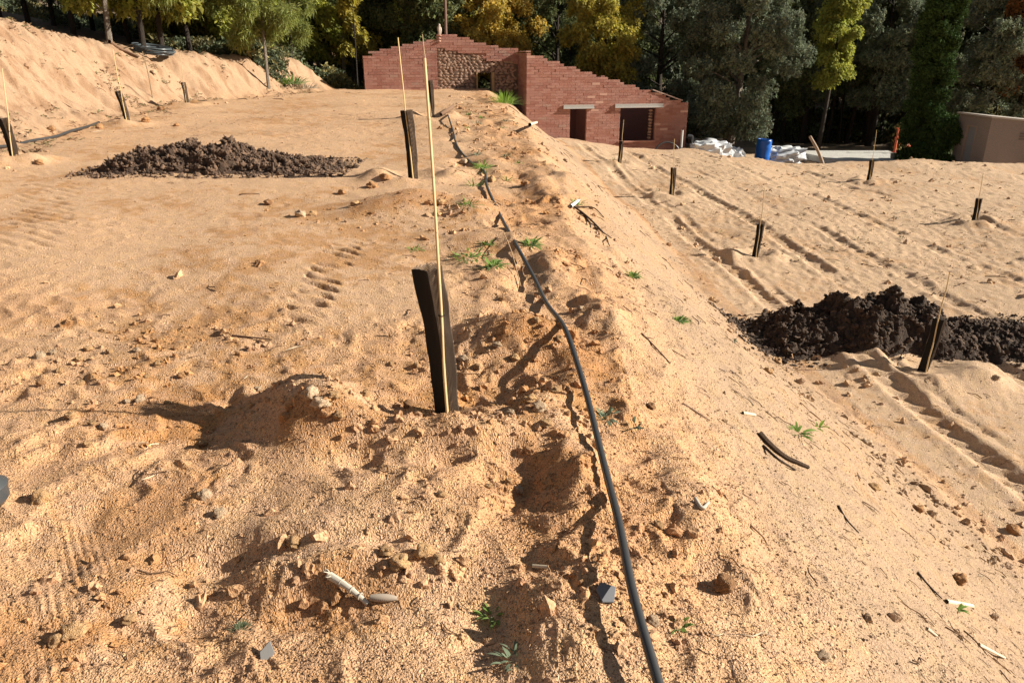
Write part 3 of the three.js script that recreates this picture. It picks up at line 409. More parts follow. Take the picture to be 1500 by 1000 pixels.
  for (const g of [
    core([[0.02, -3.2], [W - 0.02, -3.2], [W - 0.02, -0.1], [5.85, -0.12], [4.75, 0.24], [0.02, 1.5]], [[h1[0] - 0.01, h1[1] + 0.01, h1[2], h1[3] + 0.02], [h2[0] - 0.01, h2[1] + 0.01, h2[2], h2[3] + 0.02]], 0.128, 0, 0),
    core([[0.1, -3.2], [DEP - 0.02, -3.2], [DEP - 0.02, 1.55], [0.1, 1.55]], [], 0.115, 0, 1, TH / 2),
    core([[-5.56, -0.6], [-3.0, -0.6], [-3.0, 2.05], [-4.3, 1.45], [-5.56, 1.45]], [], 0.115, -DEP, 0),
    core([[-2.98, seam(-2.98) - 0.12], [0, seam(0) - 0.12], [0, 1.6], [-2.6, 2.2], [-2.98, 2.2]], [], 0.07, -DEP, 0),
    core([[-5.45, -0.6], [-3.05, -0.6], [-3.05, 1.8], [-5.45, 1.45]], [], 0.115, -DEP - 3.7, 0),
  ]) part('mortar_core', g, mortar, house);
  // sloping flagstones along the low end of the rake
  const flag = mat([0.42, 0.3, 0.26], 0.9); for (let k = 0; k < 4; k++) { const o = part('coping_slab', box(0.3, 0.035, 0.2), flag, house), u = 4.85 + k * 0.3; o.position.set(u, mix(0.36, 0, (u - 4.75) / 1.1) + 0.035, 0.01); o.rotation.z = -0.316 + 0.03 * (k % 2); }
  for (let k = 0; k < 5; k++) { const o = part('coping_slab', box(0.17, 0.03, 0.28), pale, house); o.position.set(TH / 2, 1.705, -0.12 - k * 0.29); o.rotation.x = 0.04 * (k % 2) - 0.02; }
  // rubble middle wall with a doorway
  const door = [-1.52, -1.0, -0.6, 0.98], stone = new THREE.Shape([[-2.98, -0.7], [0.0, -0.7], [0.0, seam(0) - 0.04], [-2.98, seam(-2.98) - 0.04]].map((p) => new THREE.Vector2(...p)));
  stone.holes.push(new THREE.Path([[door[0], -0.65], [door[1], -0.65], [door[1], door[3]], [door[0], door[3]]].map((p) => new THREE.Vector2(...p))));
  const rub = part('rubble_wall', new THREE.ExtrudeGeometry(stone, { depth: 0.3, bevelEnabled: false }).translate(0, 0, -DEP - 0.26), mat([0.33, 0.215, 0.155], 1, { map: sandMap, bumpMap: sandBump, bumpScale: 0.05 }), house);
  const stones = [21, 22, 23].map((s) => lump(s, 1, 0.6, 0.8)), sm = [[0.33, 0.215, 0.155], [0.31, 0.2, 0.145], [0.35, 0.235, 0.17], [0.3, 0.185, 0.135]].map((c) => mat(c, 1)); let placed = 0;
  for (let y = 0.36; y < 2; y += 0.1) for (let u = -2.92 + rr(0, 0.1, f); u < -0.04; u += rr(0.11, 0.22, f)) { if (y > ragged(u) || (u > door[0] - 0.1 && u < door[1] + 0.12 && y < door[3] + 0.06) || placed > 290) continue; const o = part('rubble_stone', stones[placed % 3], sm[Math.floor(f() * 4)], rub); o.position.set(u, y + rr(-0.02, 0.02, f), -DEP + 0.04); o.scale.set(rr(0.05, 0.1, f), rr(0.04, 0.07, f), 0.016); o.rotation.z = rr(-0.7, 0.7, f); placed++; }
  const wood = mat([0.38, 0.25, 0.12], 0.8);
  part('door_jamb', box(0.1, 1.7, 0.12, door[1] + 0.05, 0.15, -DEP + 0.06), wood, house); part('door_jamb', box(0.05, 1.7, 0.12, door[0] - 0.02, 0.15, -DEP + 0.04), wood, house);
  // lintels over the two window openings
  const conc = mat([0.4, 0.39, 0.37], 0.9), lintel = (a, b, y) => { part('lintel', box(b - a, 0.1, 0.2, (a + b) / 2, y + 0.05, 0.02), conc, house); part('lintel_edge', box(b - a + 0.01, 0.03, 0.24, (a + b) / 2, y - 0.016, 0.03), mat([0.48, 0.47, 0.45], 0.85), house); };
  lintel(1.36, 2.5, -0.19); lintel(3.3, 5.15, -0.18);
  part('window_sill', box(1.44, 0.05, 0.2, 4.21, -1.42, 0.015), mat([0.45, 0.22, 0.16], 0.9), house);
  // rooms behind the openings
  const inner = mat([0.48, 0.225, 0.17], 0.95, { map: sandMap, bumpMap: sandBump, bumpScale: 0.02 });
  part('inner_wall', core([[2.05, -3.2], [6.0, -3.2], [6.0, -0.2], [2.05, 0.6]], [], 0.14, -3.4, 0), inner, house);
  part('inner_wall', core([[0.2, -3.2], [2.05, -3.2], [2.05, -1.15], [0.2, -1.0]], [], 0.14, -3.4, 0), inner, house);
  part('cross_wall', core([[0.1, -3.2], [3.3, -3.2], [3.3, 0.5], [0.1, 0.9]], [], 0.14, 0, 1, 2.85), inner, house);
  part('end_wall', core([[0.1, -3.2], [3.4, -3.2], [3.4, -0.05], [0.1, -0.1]], [], 0.14, 0, 1, W - 0.08), inner, house);
  part('inner_floor', box(5.8, 0.1, 3.3, 3.05, -3.0, -1.75), mat([0.3, 0.2, 0.14], 1), house);
  for (let k = 0; k < 10; k++) { const o = part('jamb_stone', stones[k % 3], sm[(k * 3) % 4], house); o.position.set(4.78, -1.32 + k * 0.11, -0.14); o.scale.set(0.075, 0.06, 0.07); }
  // broken stub at the peak
  const stub = lump(41, 2, 0.35, 1.6); const o1 = part('peak_stone', stub, mat([0.45, 0.38, 0.32], 0.95), house); o1.position.set(-2.86, 2.42, -DEP); o1.scale.set(0.075, 0.12, 0.075);
  for (let k = 0; k < 3; k++) { const o = part('peak_stone', stones[k], pale, house); o.position.set(-2.88, 2.24 - k * 0.1, -DEP + 0.02); o.scale.set(0.09, 0.06, 0.09); }
  scene.updateMatrixWorld(true);
}
{ const D = 29.1, [x] = reach(655, 120, D), y = land(x, D), t = solo('rusty_pole', taper([V(0, -0.2, 0), V(0.01, 2.5, 0), V(0, 6, 0)], 0.052, 0.045, 8, 9), mat([0.13, 0.07, 0.05], 0.7), 'tall dark rusty pole in front of the rubble gable wall', 'pole', [x, y, -D]); }
// things round the ruin
{ const pts = []; for (let k = 0; k <= 16; k++) { const a = Math.PI * k / 16; pts.push(V(-Math.cos(a) * 0.52, Math.sin(a) * 0.5 - 0.08, 0.02 * Math.sin(a * 3))); } const D = 28.3, [x] = reach(977, 215, D), o = solo('black_hose', tube(pts, 0.03, 40, 8), pipeMat, 'arched black hose leaning on the brick wall corner', 'hose', [x, land(x, D - 0.1) + 0.02, -D]); o.rotation.y = 0.16; }
{ const D = 28.45, [x] = reach(998, 215, D), o = solo('grey_pipe', taper([V(0, -1, 0), V(0, 0.2, 0), V(0, 0.62, 0)], 0.045, 0.045, 6, 10), mat([0.45, 0.45, 0.44], 0.5), 'grey drain pipe upright at the brick wall corner', 'pipe', [x, -1.6, -D]); }
console.log('house');

// ---------------------------------------------------------------- the yard beyond the lower terrace
function crumple(seed, w, h, d, fold = 0.2) { const g0 = new THREE.BoxGeometry(2, 2, 2, 14, 12, 14); g0.deleteAttribute('uv'); g0.deleteAttribute('normal'); const g = mergeVertices(g0, 1e-4), p = g.attributes.position; for (let i = 0; i < p.count; i++) { const v = V(p.getX(i), p.getY(i), p.getZ(i)), l = v.length(), r = mix(1, 1 / Math.max(l, 1) * 1.25, 0.55), k = 1 + fold * n3(v.x * 1.6 + seed, v.y * 1.6, v.z * 1.6) + fold * 0.5 * (1 - Math.abs(n3(v.x * 3.6, v.y * 3 + seed, v.z * 3.6))); p.setXYZ(i, v.x * r * k * w / 2, Math.max(-1, v.y * r * k) * h / 2 + h / 2, v.z * r * k * d / 2); } return toCreasedNormals(g.toNonIndexed ? g : g, 0.6); }
const onYard = (px, D) => { const [x] = reach(px, 230, D); return V(x, land(x, D), -D); };
{
  const p = onYard(1116, 30.5), t = thing('blue_barrel', 'upright blue plastic barrel in the yard beside white sheeting', 'barrel', [p.x, p.y, p.z]), blue = mat([0.01, 0.12, 0.5], 0.35);
  const prof = [[0, 0], [0.25, 0], [0.275, 0.03], [0.285, 0.1], [0.285, 0.28], [0.3, 0.3], [0.285, 0.32], [0.29, 0.6], [0.302, 0.62], [0.288, 0.64], [0.285, 0.86], [0.27, 0.92], [0.24, 0.94]];
  part('drum', new THREE.LatheGeometry(prof.map((q) => new THREE.Vector2(...q)), 28), blue, t); part('rim', new THREE.TorusGeometry(0.255, 0.018, 8, 28).rotateX(Math.PI / 2).translate(0, 0.93, 0), blue, t); part('lid', new THREE.CylinderGeometry(0.245, 0.245, 0.02, 28).translate(0, 0.905, 0), mat([0.008, 0.08, 0.35], 0.4), t); t.rotation.z = -0.05; t.scale.setScalar(1.02);
}
{
  const white = mat([0.5, 0.52, 0.54], 0.7), p = onYard(1040, 28.4), t = thing('white_bulk_bag', 'half empty white bulk bag slumped beside the oak trunk', 'bag', [p.x, p.y - 0.02, p.z]);
  part('bag_body', crumple(3, 1.3, 1.0, 1.0, 0.16), white, t); const band = mat([0.05, 0.12, 0.34], 0.6); part('strap', tube([V(-0.2, 0.0, 0.54), V(-0.22, 0.35, 0.58), V(-0.24, 0.95, 0.4)], 0.022, 10, 5), band, t); part('strap', tube([V(0.25, 0.0, 0.55), V(0.27, 0.35, 0.57), V(0.25, 0.92, 0.4)], 0.014, 10, 5), band, t);
  const q = onYard(1074, 29.0); solo('white_bag', crumple(8, 0.7, 0.7, 0.7, 0.18), white, 'small crumpled white bag behind the oak trunk', 'bag', [q.x, q.y - 0.02, q.z]);
  const s = onYard(1145, 31.2); solo('white_sheeting', crumple(15, 1.5, 0.55, 0.9, 0.26), white, 'heap of crumpled white plastic sheeting by the blue barrel', 'sheeting', [s.x, s.y - 0.05, s.z]);
}
{
  const p = onYard(1030, 31.5), t = thing('rubble_trailer', 'low grey barrow of scrap behind the white bulk bag', 'barrow', [p.x, p.y, p.z]), g = mat([0.26, 0.25, 0.23], 0.7);
  const s = new THREE.Shape([[-0.45, 0.35], [0.45, 0.35], [0.62, 0.85], [-0.6, 0.85]].map((v) => new THREE.Vector2(...v))); part('tray', new THREE.ExtrudeGeometry(s, { depth: 0.7, bevelSize: 0.02, bevelThickness: 0.02, bevelSegments: 2 }).translate(0, 0, -0.35), g, t);
  part('rim', box(1.3, 0.05, 0.8, 0, 0.885, 0), mat([0.42, 0.42, 0.4], 0.5), t); part('wheel', new THREE.TorusGeometry(0.17, 0.055, 10, 20).translate(0.5, 0.225, 0), mat([0.03, 0.03, 0.03], 0.8), t);
  for (const z of [-0.28, 0.28]) { part('leg', box(0.05, 0.36, 0.05, -0.35, 0.18, z), g, t); part('handle', taper([V(-0.5, 0.6, z), V(-0.9, 0.72, z), V(-1.2, 0.74, z)], 0.02, 0.02, 6, 6), g, t); }
  const q = onYard(1012, 30.2), w = thing('white_pipe', 'bent white plastic pipe upright near the brick corner', 'pipe', [q.x, q.y, q.z]); part('riser', taper([V(0, -0.1, 0), V(0, 0.5, 0), V(0.01, 1.05, 0)], 0.045, 0.045, 6, 10), mat([0.72, 0.7, 0.64], 0.5), w); part('elbow', tube([V(0.01, 1.04, 0), V(0.0, 1.1, 0), V(-0.06, 1.13, 0), V(-0.18, 1.13, 0)], 0.047, 12, 10), mat([0.72, 0.7, 0.64], 0.5), w);
}
{ // a timber propped in the mound, the slab and what stands on it
  const a = onYard(1213, 26.4), [bx, by] = reach(1187, 200, 27.4); const o = solo('timber_pole', taper([V(0, -0.2, 0), V((bx - a.x) * 0.5, (by - a.y) * 0.5, -0.5), V(bx - a.x, by - a.y, -1)], 0.06, 0.05, 8, 8), mat([0.34, 0.25, 0.17], 0.85), 'slanting timber pole stuck in the mound before the slab', 'timber', [a.x, a.y, a.z]);
  const D = 30.9, [x0] = reach(1222, 225, 30), [x1] = reach(1348, 225, 30), y = -2.42, w = x1 - x0, sh = new THREE.Shape([[-w / 2, -1.4], [w / 2 - 0.3, -1.4], [w / 2, 1.7], [-w / 2 - 0.7, 1.7]].map((v) => new THREE.Vector2(...v)));
  const t = thing('concrete_slab', 'pale concrete slab lying before the wood\u2019s edge', 'slab', [(x0 + x1) / 2, y, -D]); part('slab_top', new THREE.ExtrudeGeometry(sh, { depth: 0.22, bevelSize: 0.015, bevelThickness: 0.015, bevelSegments: 1 }).rotateX(-Math.PI / 2), mat([0.62, 0.6, 0.55], 0.95, { map: sandMap, bumpMap: sandBump, bumpScale: 0.004 }), t); part('edge_board', box(w, 0.14, 0.03, -0.15, 0.1, 1.44), mat([0.2, 0.19, 0.17], 0.9), t);
  const orange = mat([0.55, 0.1, 0.035], 0.6);
  const prop = (px, D2, label, k, h) => { const [x] = reach(px, 215, D2), q = thing('orange_prop', label, 'steel prop', [x, y + 0.236, -D2], 'orange steel props'); part('base_plate', box(0.2, 0.015, 0.2, 0, 0.0075, 0), orange, q); part('outer_tube', new THREE.CylinderGeometry(0.05, 0.05, h * 0.6, 10).translate(0, h * 0.3 + 0.015, 0), orange, q); part('inner_tube', new THREE.CylinderGeometry(0.036, 0.036, h * 0.4, 10).translate(0, h * 0.8 + 0.015, 0), orange, q); part('collar', new THREE.CylinderGeometry(0.075, 0.075, 0.1, 10).translate(0, h * 0.6, 0), orange, q); part('handle', tube([V(0.05, h * 0.62, 0), V(0.14, h * 0.55, 0), V(0.15, h * 0.3, 0)], 0.015, 8, 5), orange, q); part('top_plate', box(0.16, 0.012, 0.16, 0, h + 0.02, 0), orange, q); };
  prop(1312, 31.9, 'tall orange steel prop standing on the concrete slab', 0, 0.95); prop(1331, 31.6, 'short orange steel prop near the cypress on the concrete slab', 1, 0.45);
  const [bx2] = reach(1311, 222, 30); solo('grey_bucket', new THREE.LatheGeometry([[0, 0], [0.11, 0], [0.14, 0.2], [0.15, 0.21], [0.135, 0.2], [0.1, 0.02], [0, 0.02]].map((q) => new THREE.Vector2(...q)), 18), mat([0.22, 0.21, 0.2], 0.7), 'small grey bucket on the front of the concrete slab', 'bucket', [bx2, y + 0.237, -30]);
  const [sx] = reach(1325, 215, 30.7); const st = solo('broom_stick', taper([V(0, 0, 0), V(0.12, 0.42, 0), V(0.2, 0.8, -0.02)], 0.018, 0.016, 6, 7), mat([0.55, 0.5, 0.42], 0.7), 'thin pale stick leaning on the slab beside the orange props', 'stick', [sx, y + 0.237, -30.7]);
}
{ // concrete hut
  const D = 26.2, [x, yt] = reach(1454, 173, D), yb = -2.5, H = yt - yb, t = thing('concrete_hut', 'low grey rendered hut with narrow door facing the cypress', 'building', [x, yb, -D]);
  t.rotation.y = -0.02; const wallM = mat([0.37, 0.31, 0.28], 0.95, { map: sandMap, bumpMap: sandBump, bumpScale: 0.01 }), Wd = 3.6, Dp = 2.0;
  const side = new THREE.Shape([[0, 0], [Dp, 0], [Dp, H], [0, H]].map((v) => new THREE.Vector2(...v))); side.holes.push(new THREE.Path([[0.75, 0.1], [1.4, 0.1], [1.4, H - 0.32], [0.75, H - 0.32]].map((v) => new THREE.Vector2(...v))));
  part('wall', new THREE.ExtrudeGeometry(side, { depth: 0.15, bevelEnabled: false }).rotateY(Math.PI / 2).translate(0, 0, 0), wallM, t);      // the door side
  const fr = new THREE.Shape([[0.152, 0], [Wd, 0], [Wd, H - 0.34], [0.152, H - 0.01]].map((v) => new THREE.Vector2(...v))); part('wall', new THREE.ExtrudeGeometry(fr, { depth: 0.15, bevelEnabled: false }).translate(0, 0, -0.152), wallM, t);
  part('wall', new THREE.ExtrudeGeometry(fr, { depth: 0.15, bevelEnabled: false }).translate(0, 0, -Dp + 0.002), wallM, t);
  const roof = part('roof', box(Wd + 0.16, 0.06, Dp + 0.12, Wd / 2, 0, -Dp / 2), mat([0.4, 0.36, 0.32], 0.95), t); roof.position.y = H + 0.04; roof.rotation.z = -0.095;
  part('door', box(0.04, H - 0.45, 0.6, 0.09, (H - 0.45) / 2 + 0.1, -1.075), mat([0.22, 0.23, 0.25], 0.6), t); part('door_frame', mergeGeometries([box(0.08, H - 0.42, 0.05, 0.03, (H - 0.42) / 2 + 0.1, -0.776), box(0.08, H - 0.42, 0.05, 0.03, (H - 0.42) / 2 + 0.1, -1.374), box(0.08, 0.05, 0.548, 0.03, H - 0.346, -1.075)]), mat([0.3, 0.24, 0.2], 0.8), t);
  part('vent', mergeGeometries([0, 1, 2].map((k) => box(0.2, 0.05, 0.03, 1.15, H - 0.5 - k * 0.09, 0.006))), mat([0.16, 0.13, 0.12], 0.9), t);
  // fix the door side: it runs back from the corner
  t.children[0].position.z = 0; 
}
console.log('yard');

// ---------------------------------------------------------------- the wood
const leafMat = (c, tr = 0.3) => new THREE.MeshPhysicalMaterial({ color: lin(...c), roughness: 1, transmission: tr, thickness: 0, side: THREE.DoubleSide, specularIntensity: 0.4 });
function sprig(n, len, wid, seed, droop = 0) {                    // a handful of pointed leaves on one spot
  const f = rngOf(seed), pos = [], idx = [];
  for (let k = 0; k < n; k++) { const d = V(rr(-1, 1, f), rr(-0.8, 0.9, f) - droop, rr(-1, 1, f)).normalize(), s = V(rr(-1, 1, f), rr(-1, 1, f), rr(-1, 1, f)).cross(d).normalize(), o = V(rr(-1, 1, f), rr(-1, 1, f), rr(-1, 1, f)).multiplyScalar(len * 0.6), L = len * rr(0.7, 1.2, f), b = pos.length / 3, m = d.clone().multiplyScalar(L * 0.5).add(o), e = d.clone().multiplyScalar(L).add(o); e.y -= L * 0.15;
    pos.push(o.x, o.y, o.z, m.x + s.x * wid, m.y + s.y * wid, m.z + s.z * wid, e.x, e.y, e.z, m.x - s.x * wid, m.y - s.y * wid, m.z - s.z * wid); idx.push(b, b + 1, b + 2, b, b + 2, b + 3); }
  const g = new THREE.BufferGeometry(); g.setAttribute('position', new THREE.Float32BufferAttribute(pos, 3)); g.setIndex(idx); g.computeVertexNormals(); return g;
}
const SPRIG = { oak: sprig(9, 0.1, 0.028, 1), broad: sprig(8, 0.15, 0.045, 2, 0.2), pine: sprig(12, 0.2, 0.012, 3, 0.5), cyp: sprig(10, 0.13, 0.02, 4, -0.5), shrub: sprig(9, 0.12, 0.025, 5) };
const LEAF = { oak: leafMat([0.155, 0.185, 0.125]), holm: leafMat([0.12, 0.145, 0.085]), dark: leafMat([0.115, 0.135, 0.055]), yellow: leafMat([0.5, 0.37, 0.075], 0.45), gold: leafMat([0.38, 0.33, 0.06], 0.45), lime: leafMat([0.3, 0.32, 0.06], 0.45), green: leafMat([0.21, 0.24, 0.06], 0.4), cyp: leafMat([0.042, 0.08, 0.02], 0.1), grey: leafMat([0.21, 0.235, 0.16]), rust: leafMat([0.3, 0.14, 0.04], 0.35), dry: leafMat([0.24, 0.19, 0.1]) };
const BARK = { dark: mat([0.06, 0.045, 0.033], 1, { map: sandMap, bumpMap: sandBump, bumpScale: 0.03 }), pale: mat([0.3, 0.25, 0.2], 1, { map: sandMap, bumpMap: sandBump, bumpScale: 0.02 }) };
let leafTotal = 0;
function tree(o) {                                                // o: name, label, category, x, D, h, r, low, leaf, sprig, n, bark, tr, lean, shape
  const f = rngOf(o.seed), y0 = land(o.x, o.D), t = thing(o.name, o.label, o.category || 'tree', [o.x, y0 - 0.1, -o.D], o.group);
  const lean = o.lean || 0, top = V(lean * o.h, o.h * 0.92, rr(-0.3, 0.3, f)), mid = V(lean * o.h * 0.5 + rr(-0.12, 0.12, f), o.h * 0.45, rr(-0.12, 0.12, f));
  const trunks = [], stems = o.stems || 1;
  for (let s = 0; s < stems; s++) { const off = s ? V(rr(-0.25, 0.25, f), 0, rr(-0.2, 0.2, f)) : V(), sp = s ? V(rr(-0.8, 0.8, f), 0, rr(-0.6, 0.6, f)) : V(); trunks.push(taper([off.clone(), mid.clone().add(off).addScaledVector(sp, 0.5), top.clone().add(sp)], o.tr * (s ? 0.75 : 1), o.tr * 0.15, 10, 7)); }
  const clumps = [], N = o.clumps || 26;
  for (let k = 0; k < N; k++) {
    const v = rr(0, 1, f), y = mix(o.low, o.h, v), prof = o.shape === 'column' ? Math.min(1, (1 - v) * 5) * (0.8 + 0.2 * Math.min(1, v * 8)) : o.shape === 'slim' ? 0.4 + 0.6 * Math.sin(Math.PI * clamp(v * 0.9 + 0.1)) : Math.pow(Math.sin(Math.PI * clamp(0.12 + v * 0.86)), 0.6);
    const a = f() * 6.283, q = Math.sqrt(rr(0.1, 1, f)) * o.r * prof; clumps.push([V(lean * y + Math.cos(a) * q, y, Math.sin(a) * q), rr(0.55, 1.1, f) * (o.cs || o.r * 0.34)]);
    if (k % 3 === 0 && o.shape !== 'column') { const c = clumps[k][0], s = clamp((y - 0.25 * o.r) / o.h, 0.12, 0.9); trunks.push(taper([V(lean * o.h * s, o.h * s * 0.95, 0), V(mix(lean * o.h * s, c.x, 0.5), mix(o.h * s, c.y, 0.45), c.z * 0.5), c.clone()], o.tr * 0.38 * (1 - s * 0.6), o.tr * 0.06, 6, 5)); }
  }
  part('trunk', mergeGeometries(trunks), BARK[o.bark || 'dark'], t);
  const im = new THREE.InstancedMesh(SPRIG[o.sprig], LEAF[o.leaf], o.n), M = new THREE.Matrix4(), Q = new THREE.Quaternion(), E = new THREE.Euler(), C = new THREE.Color(); im.name = 'crown'; im.userData.kind = 'stuff';
  for (let i = 0; i < o.n; i++) {
    const [c, s] = clumps[Math.floor(f() * N)], d = V(rr(-1, 1, f), rr(-1, 1, f), rr(-1, 1, f)).normalize().multiplyScalar(s * 1.12 * Math.pow(f(), 0.7)), k = rr(0.7, 1.35, f) * (o.ls || 1);
    E.set(rr(-0.5, 0.5, f), f() * 6.283, rr(-0.5, 0.5, f)); im.setMatrixAt(i, M.compose(V(c.x + d.x, Math.max(0.05, c.y + d.y * (o.shape === 'column' ? 1.3 : 0.8)), c.z + d.z), Q.setFromEuler(E), V(k, k, k)));
    const w = rr(0.65, 1.35, f), y = rr(0.9, 1.12, f); im.setColorAt(i, C.setRGB(w * y, w, w * rr(0.8, 1.1, f)));
  }
  leafTotal += o.n; t.add(shade(im)); return t;
}
const X = (px, D) => reach(px, 120, D)[0];
let seed = 1000;
const T = (o) => tree({ seed: seed++, ...o, x: o.px !== undefined ? X(o.px, o.D) : o.x });
// trees that can be told apart
T({ name: 'holm_oak', label: 'broad grey green oak with leaning twin trunk, beside the white bags', px: 1075, D: 31.6, h: 7.6, r: 2.3, low: 1.15, leaf: 'oak', sprig: 'oak', n: 17000, tr: 0.15, stems: 2, lean: 0.05, clumps: 110, cs: 0.6, bark: 'pale' });
T({ name: 'holm_oak', label: 'dense dark oak behind the ruin\u2019s low end, next to the yellow tree', px: 968, D: 35, h: 7.6, r: 2.6, low: 1.0, leaf: 'oak', sprig: 'oak', n: 14000, tr: 0.2, clumps: 60, cs: 0.7 });
T({ name: 'holm_oak', label: 'dark oak rising behind the brick rake between two yellow trees', px: 815, D: 37, h: 7.6, r: 2.2, low: 1.2, leaf: 'dark', sprig: 'oak', n: 7000, tr: 0.2, clumps: 50, cs: 0.65 });
T({ name: 'yellow_tree', label: 'golden leaved tree above the ruin\u2019s peak', px: 725, D: 36.5, h: 7.6, r: 2.0, low: 3.2, leaf: 'yellow', sprig: 'broad', n: 7500, ls: 0.8, tr: 0.14, clumps: 60, cs: 0.55 });
T({ name: 'yellow_tree', label: 'olive yellow tree above the brick rake, next to the dark oak', px: 885, D: 34, h: 8, r: 1.65, low: 2.6, leaf: 'gold', sprig: 'broad', n: 7500, ls: 0.8, tr: 0.13, clumps: 60, cs: 0.5 });
T({ name: 'lime_tree', label: 'bright lime green tree with hanging foliage beside the broad oak', px: 1212, D: 33.5, h: 7.8, r: 0.8, low: 3.0, leaf: 'lime', sprig: 'broad', n: 5200, ls: 0.75, tr: 0.11, clumps: 60, cs: 0.42, lean: 0.03, shape: 'slim' });
T({ name: 'cypress', label: 'tall narrow dark green cypress next to the concrete slab', px: 1364, D: 29.4, h: 8.6, r: 0.6, low: 0.15, leaf: 'cyp', sprig: 'cyp', n: 23000, tr: 0.16, clumps: 270, cs: 0.2, shape: 'column', lean: 0.0 });
T({ name: 'olive_bush', label: 'large grey green bushy tree rising behind the concrete hut', px: 1452, D: 35.8, h: 7.6, r: 2.5, low: 0.4, leaf: 'grey', sprig: 'oak', n: 15000, tr: 0.17, clumps: 100, cs: 0.6 });
T({ name: 'green_bush', label: 'rounded green bush between cypress and hut', px: 1395, D: 28.6, h: 2.2, r: 0.8, low: 0.2, leaf: 'cyp', sprig: 'shrub', n: 2600, tr: 0.04, clumps: 26, cs: 0.33, category: 'bush' });
T({ name: 'rust_tree', label: 'rust brown autumn tree above the hut\u2019s far end', px: 1500, D: 34.6, h: 8, r: 1.1, low: 2.6, leaf: 'rust', sprig: 'broad', n: 3000, tr: 0.1, clumps: 28, cs: 0.42 });
T({ name: 'oak_tree', label: 'shaded grey green oak behind the slab, beside the cypress', px: 1290, D: 36.5, h: 7.6, r: 2.3, low: 2.1, leaf: 'oak', sprig: 'oak', n: 13000, tr: 0.16, clumps: 80, cs: 0.66, stems: 2 });
T({ name: 'oak_tree', label: 'slim shaded oak behind the propped timber pole', px: 1185, D: 38, h: 7.6, r: 1.6, low: 2.4, leaf: 'holm', sprig: 'oak', n: 5500, tr: 0.14, clumps: 40, cs: 0.6, stems: 2 });
T({ name: 'pine_tree', label: 'slender pale trunked tree standing on the sandy bank\u2019s rim', px: 392, D: 25.2, h: 7, r: 1.0, low: 1.0, leaf: 'green', sprig: 'pine', n: 3200, tr: 0.055, bark: 'pale', clumps: 26, cs: 0.4, lean: 0.01 });
T({ name: 'young_tree', label: 'yellow leaved young tree on the bank behind the pipe coil', px: 318, D: 28.5, h: 6, r: 1.0, low: 0.9, leaf: 'gold', sprig: 'broad', n: 3000, tr: 0.06, clumps: 26, cs: 0.42 });
T({ name: 'young_tree', label: 'yellow green sapling at the dark wood\u2019s edge behind the sandy mound', px: 522, D: 33, h: 6, r: 0.65, low: 1.5, leaf: 'gold', sprig: 'broad', n: 900, tr: 0.05, clumps: 14, cs: 0.3, shape: 'slim' });
// the young pines along the bank's rim
[[170, 22, 'lime'], [218, 22.5, 'green'], [245, 23.5, 'lime'], [285, 25.5, 'green'], [345, 27.8, 'lime'], [430, 31, 'green'], [120, 23.5, 'green'], [60, 25, 'green'], [262, 28, 'lime'], [200, 27, 'green'], [370, 30, 'lime'], [20, 24, 'lime'], [300, 31, 'lime'], [230, 30.5, 'green'], [150, 29, 'lime'], [335, 33, 'green'], [400, 33.5, 'lime'], [95, 28, 'green'], [455, 34, 'lime']].forEach(([px, D, leaf], i) => T({ name: 'bank_tree', label: `slim ${i === 0 ? 'pale trunked' : 'dark trunked'} young tree with ${leaf === 'lime' ? 'lime' : 'mid green'} ${i % 2 ? 'needles' : 'leaves'} on the bank`, group: 'young trees on the bank', px, D, h: 6.5 + (i % 3) * 0.7, r: 1.45, low: 0.85 + (i % 4) * 0.2 + (px < 240 ? 0.5 : 0), leaf, sprig: i % 2 ? 'pine' : 'broad', n: 6000, tr: 0.085, clumps: 50, cs: 0.5, bark: i === 0 ? 'pale' : 'dark', lean: [0, -0.03, 0.02, -0.08, 0.03, 0][i % 6] }));
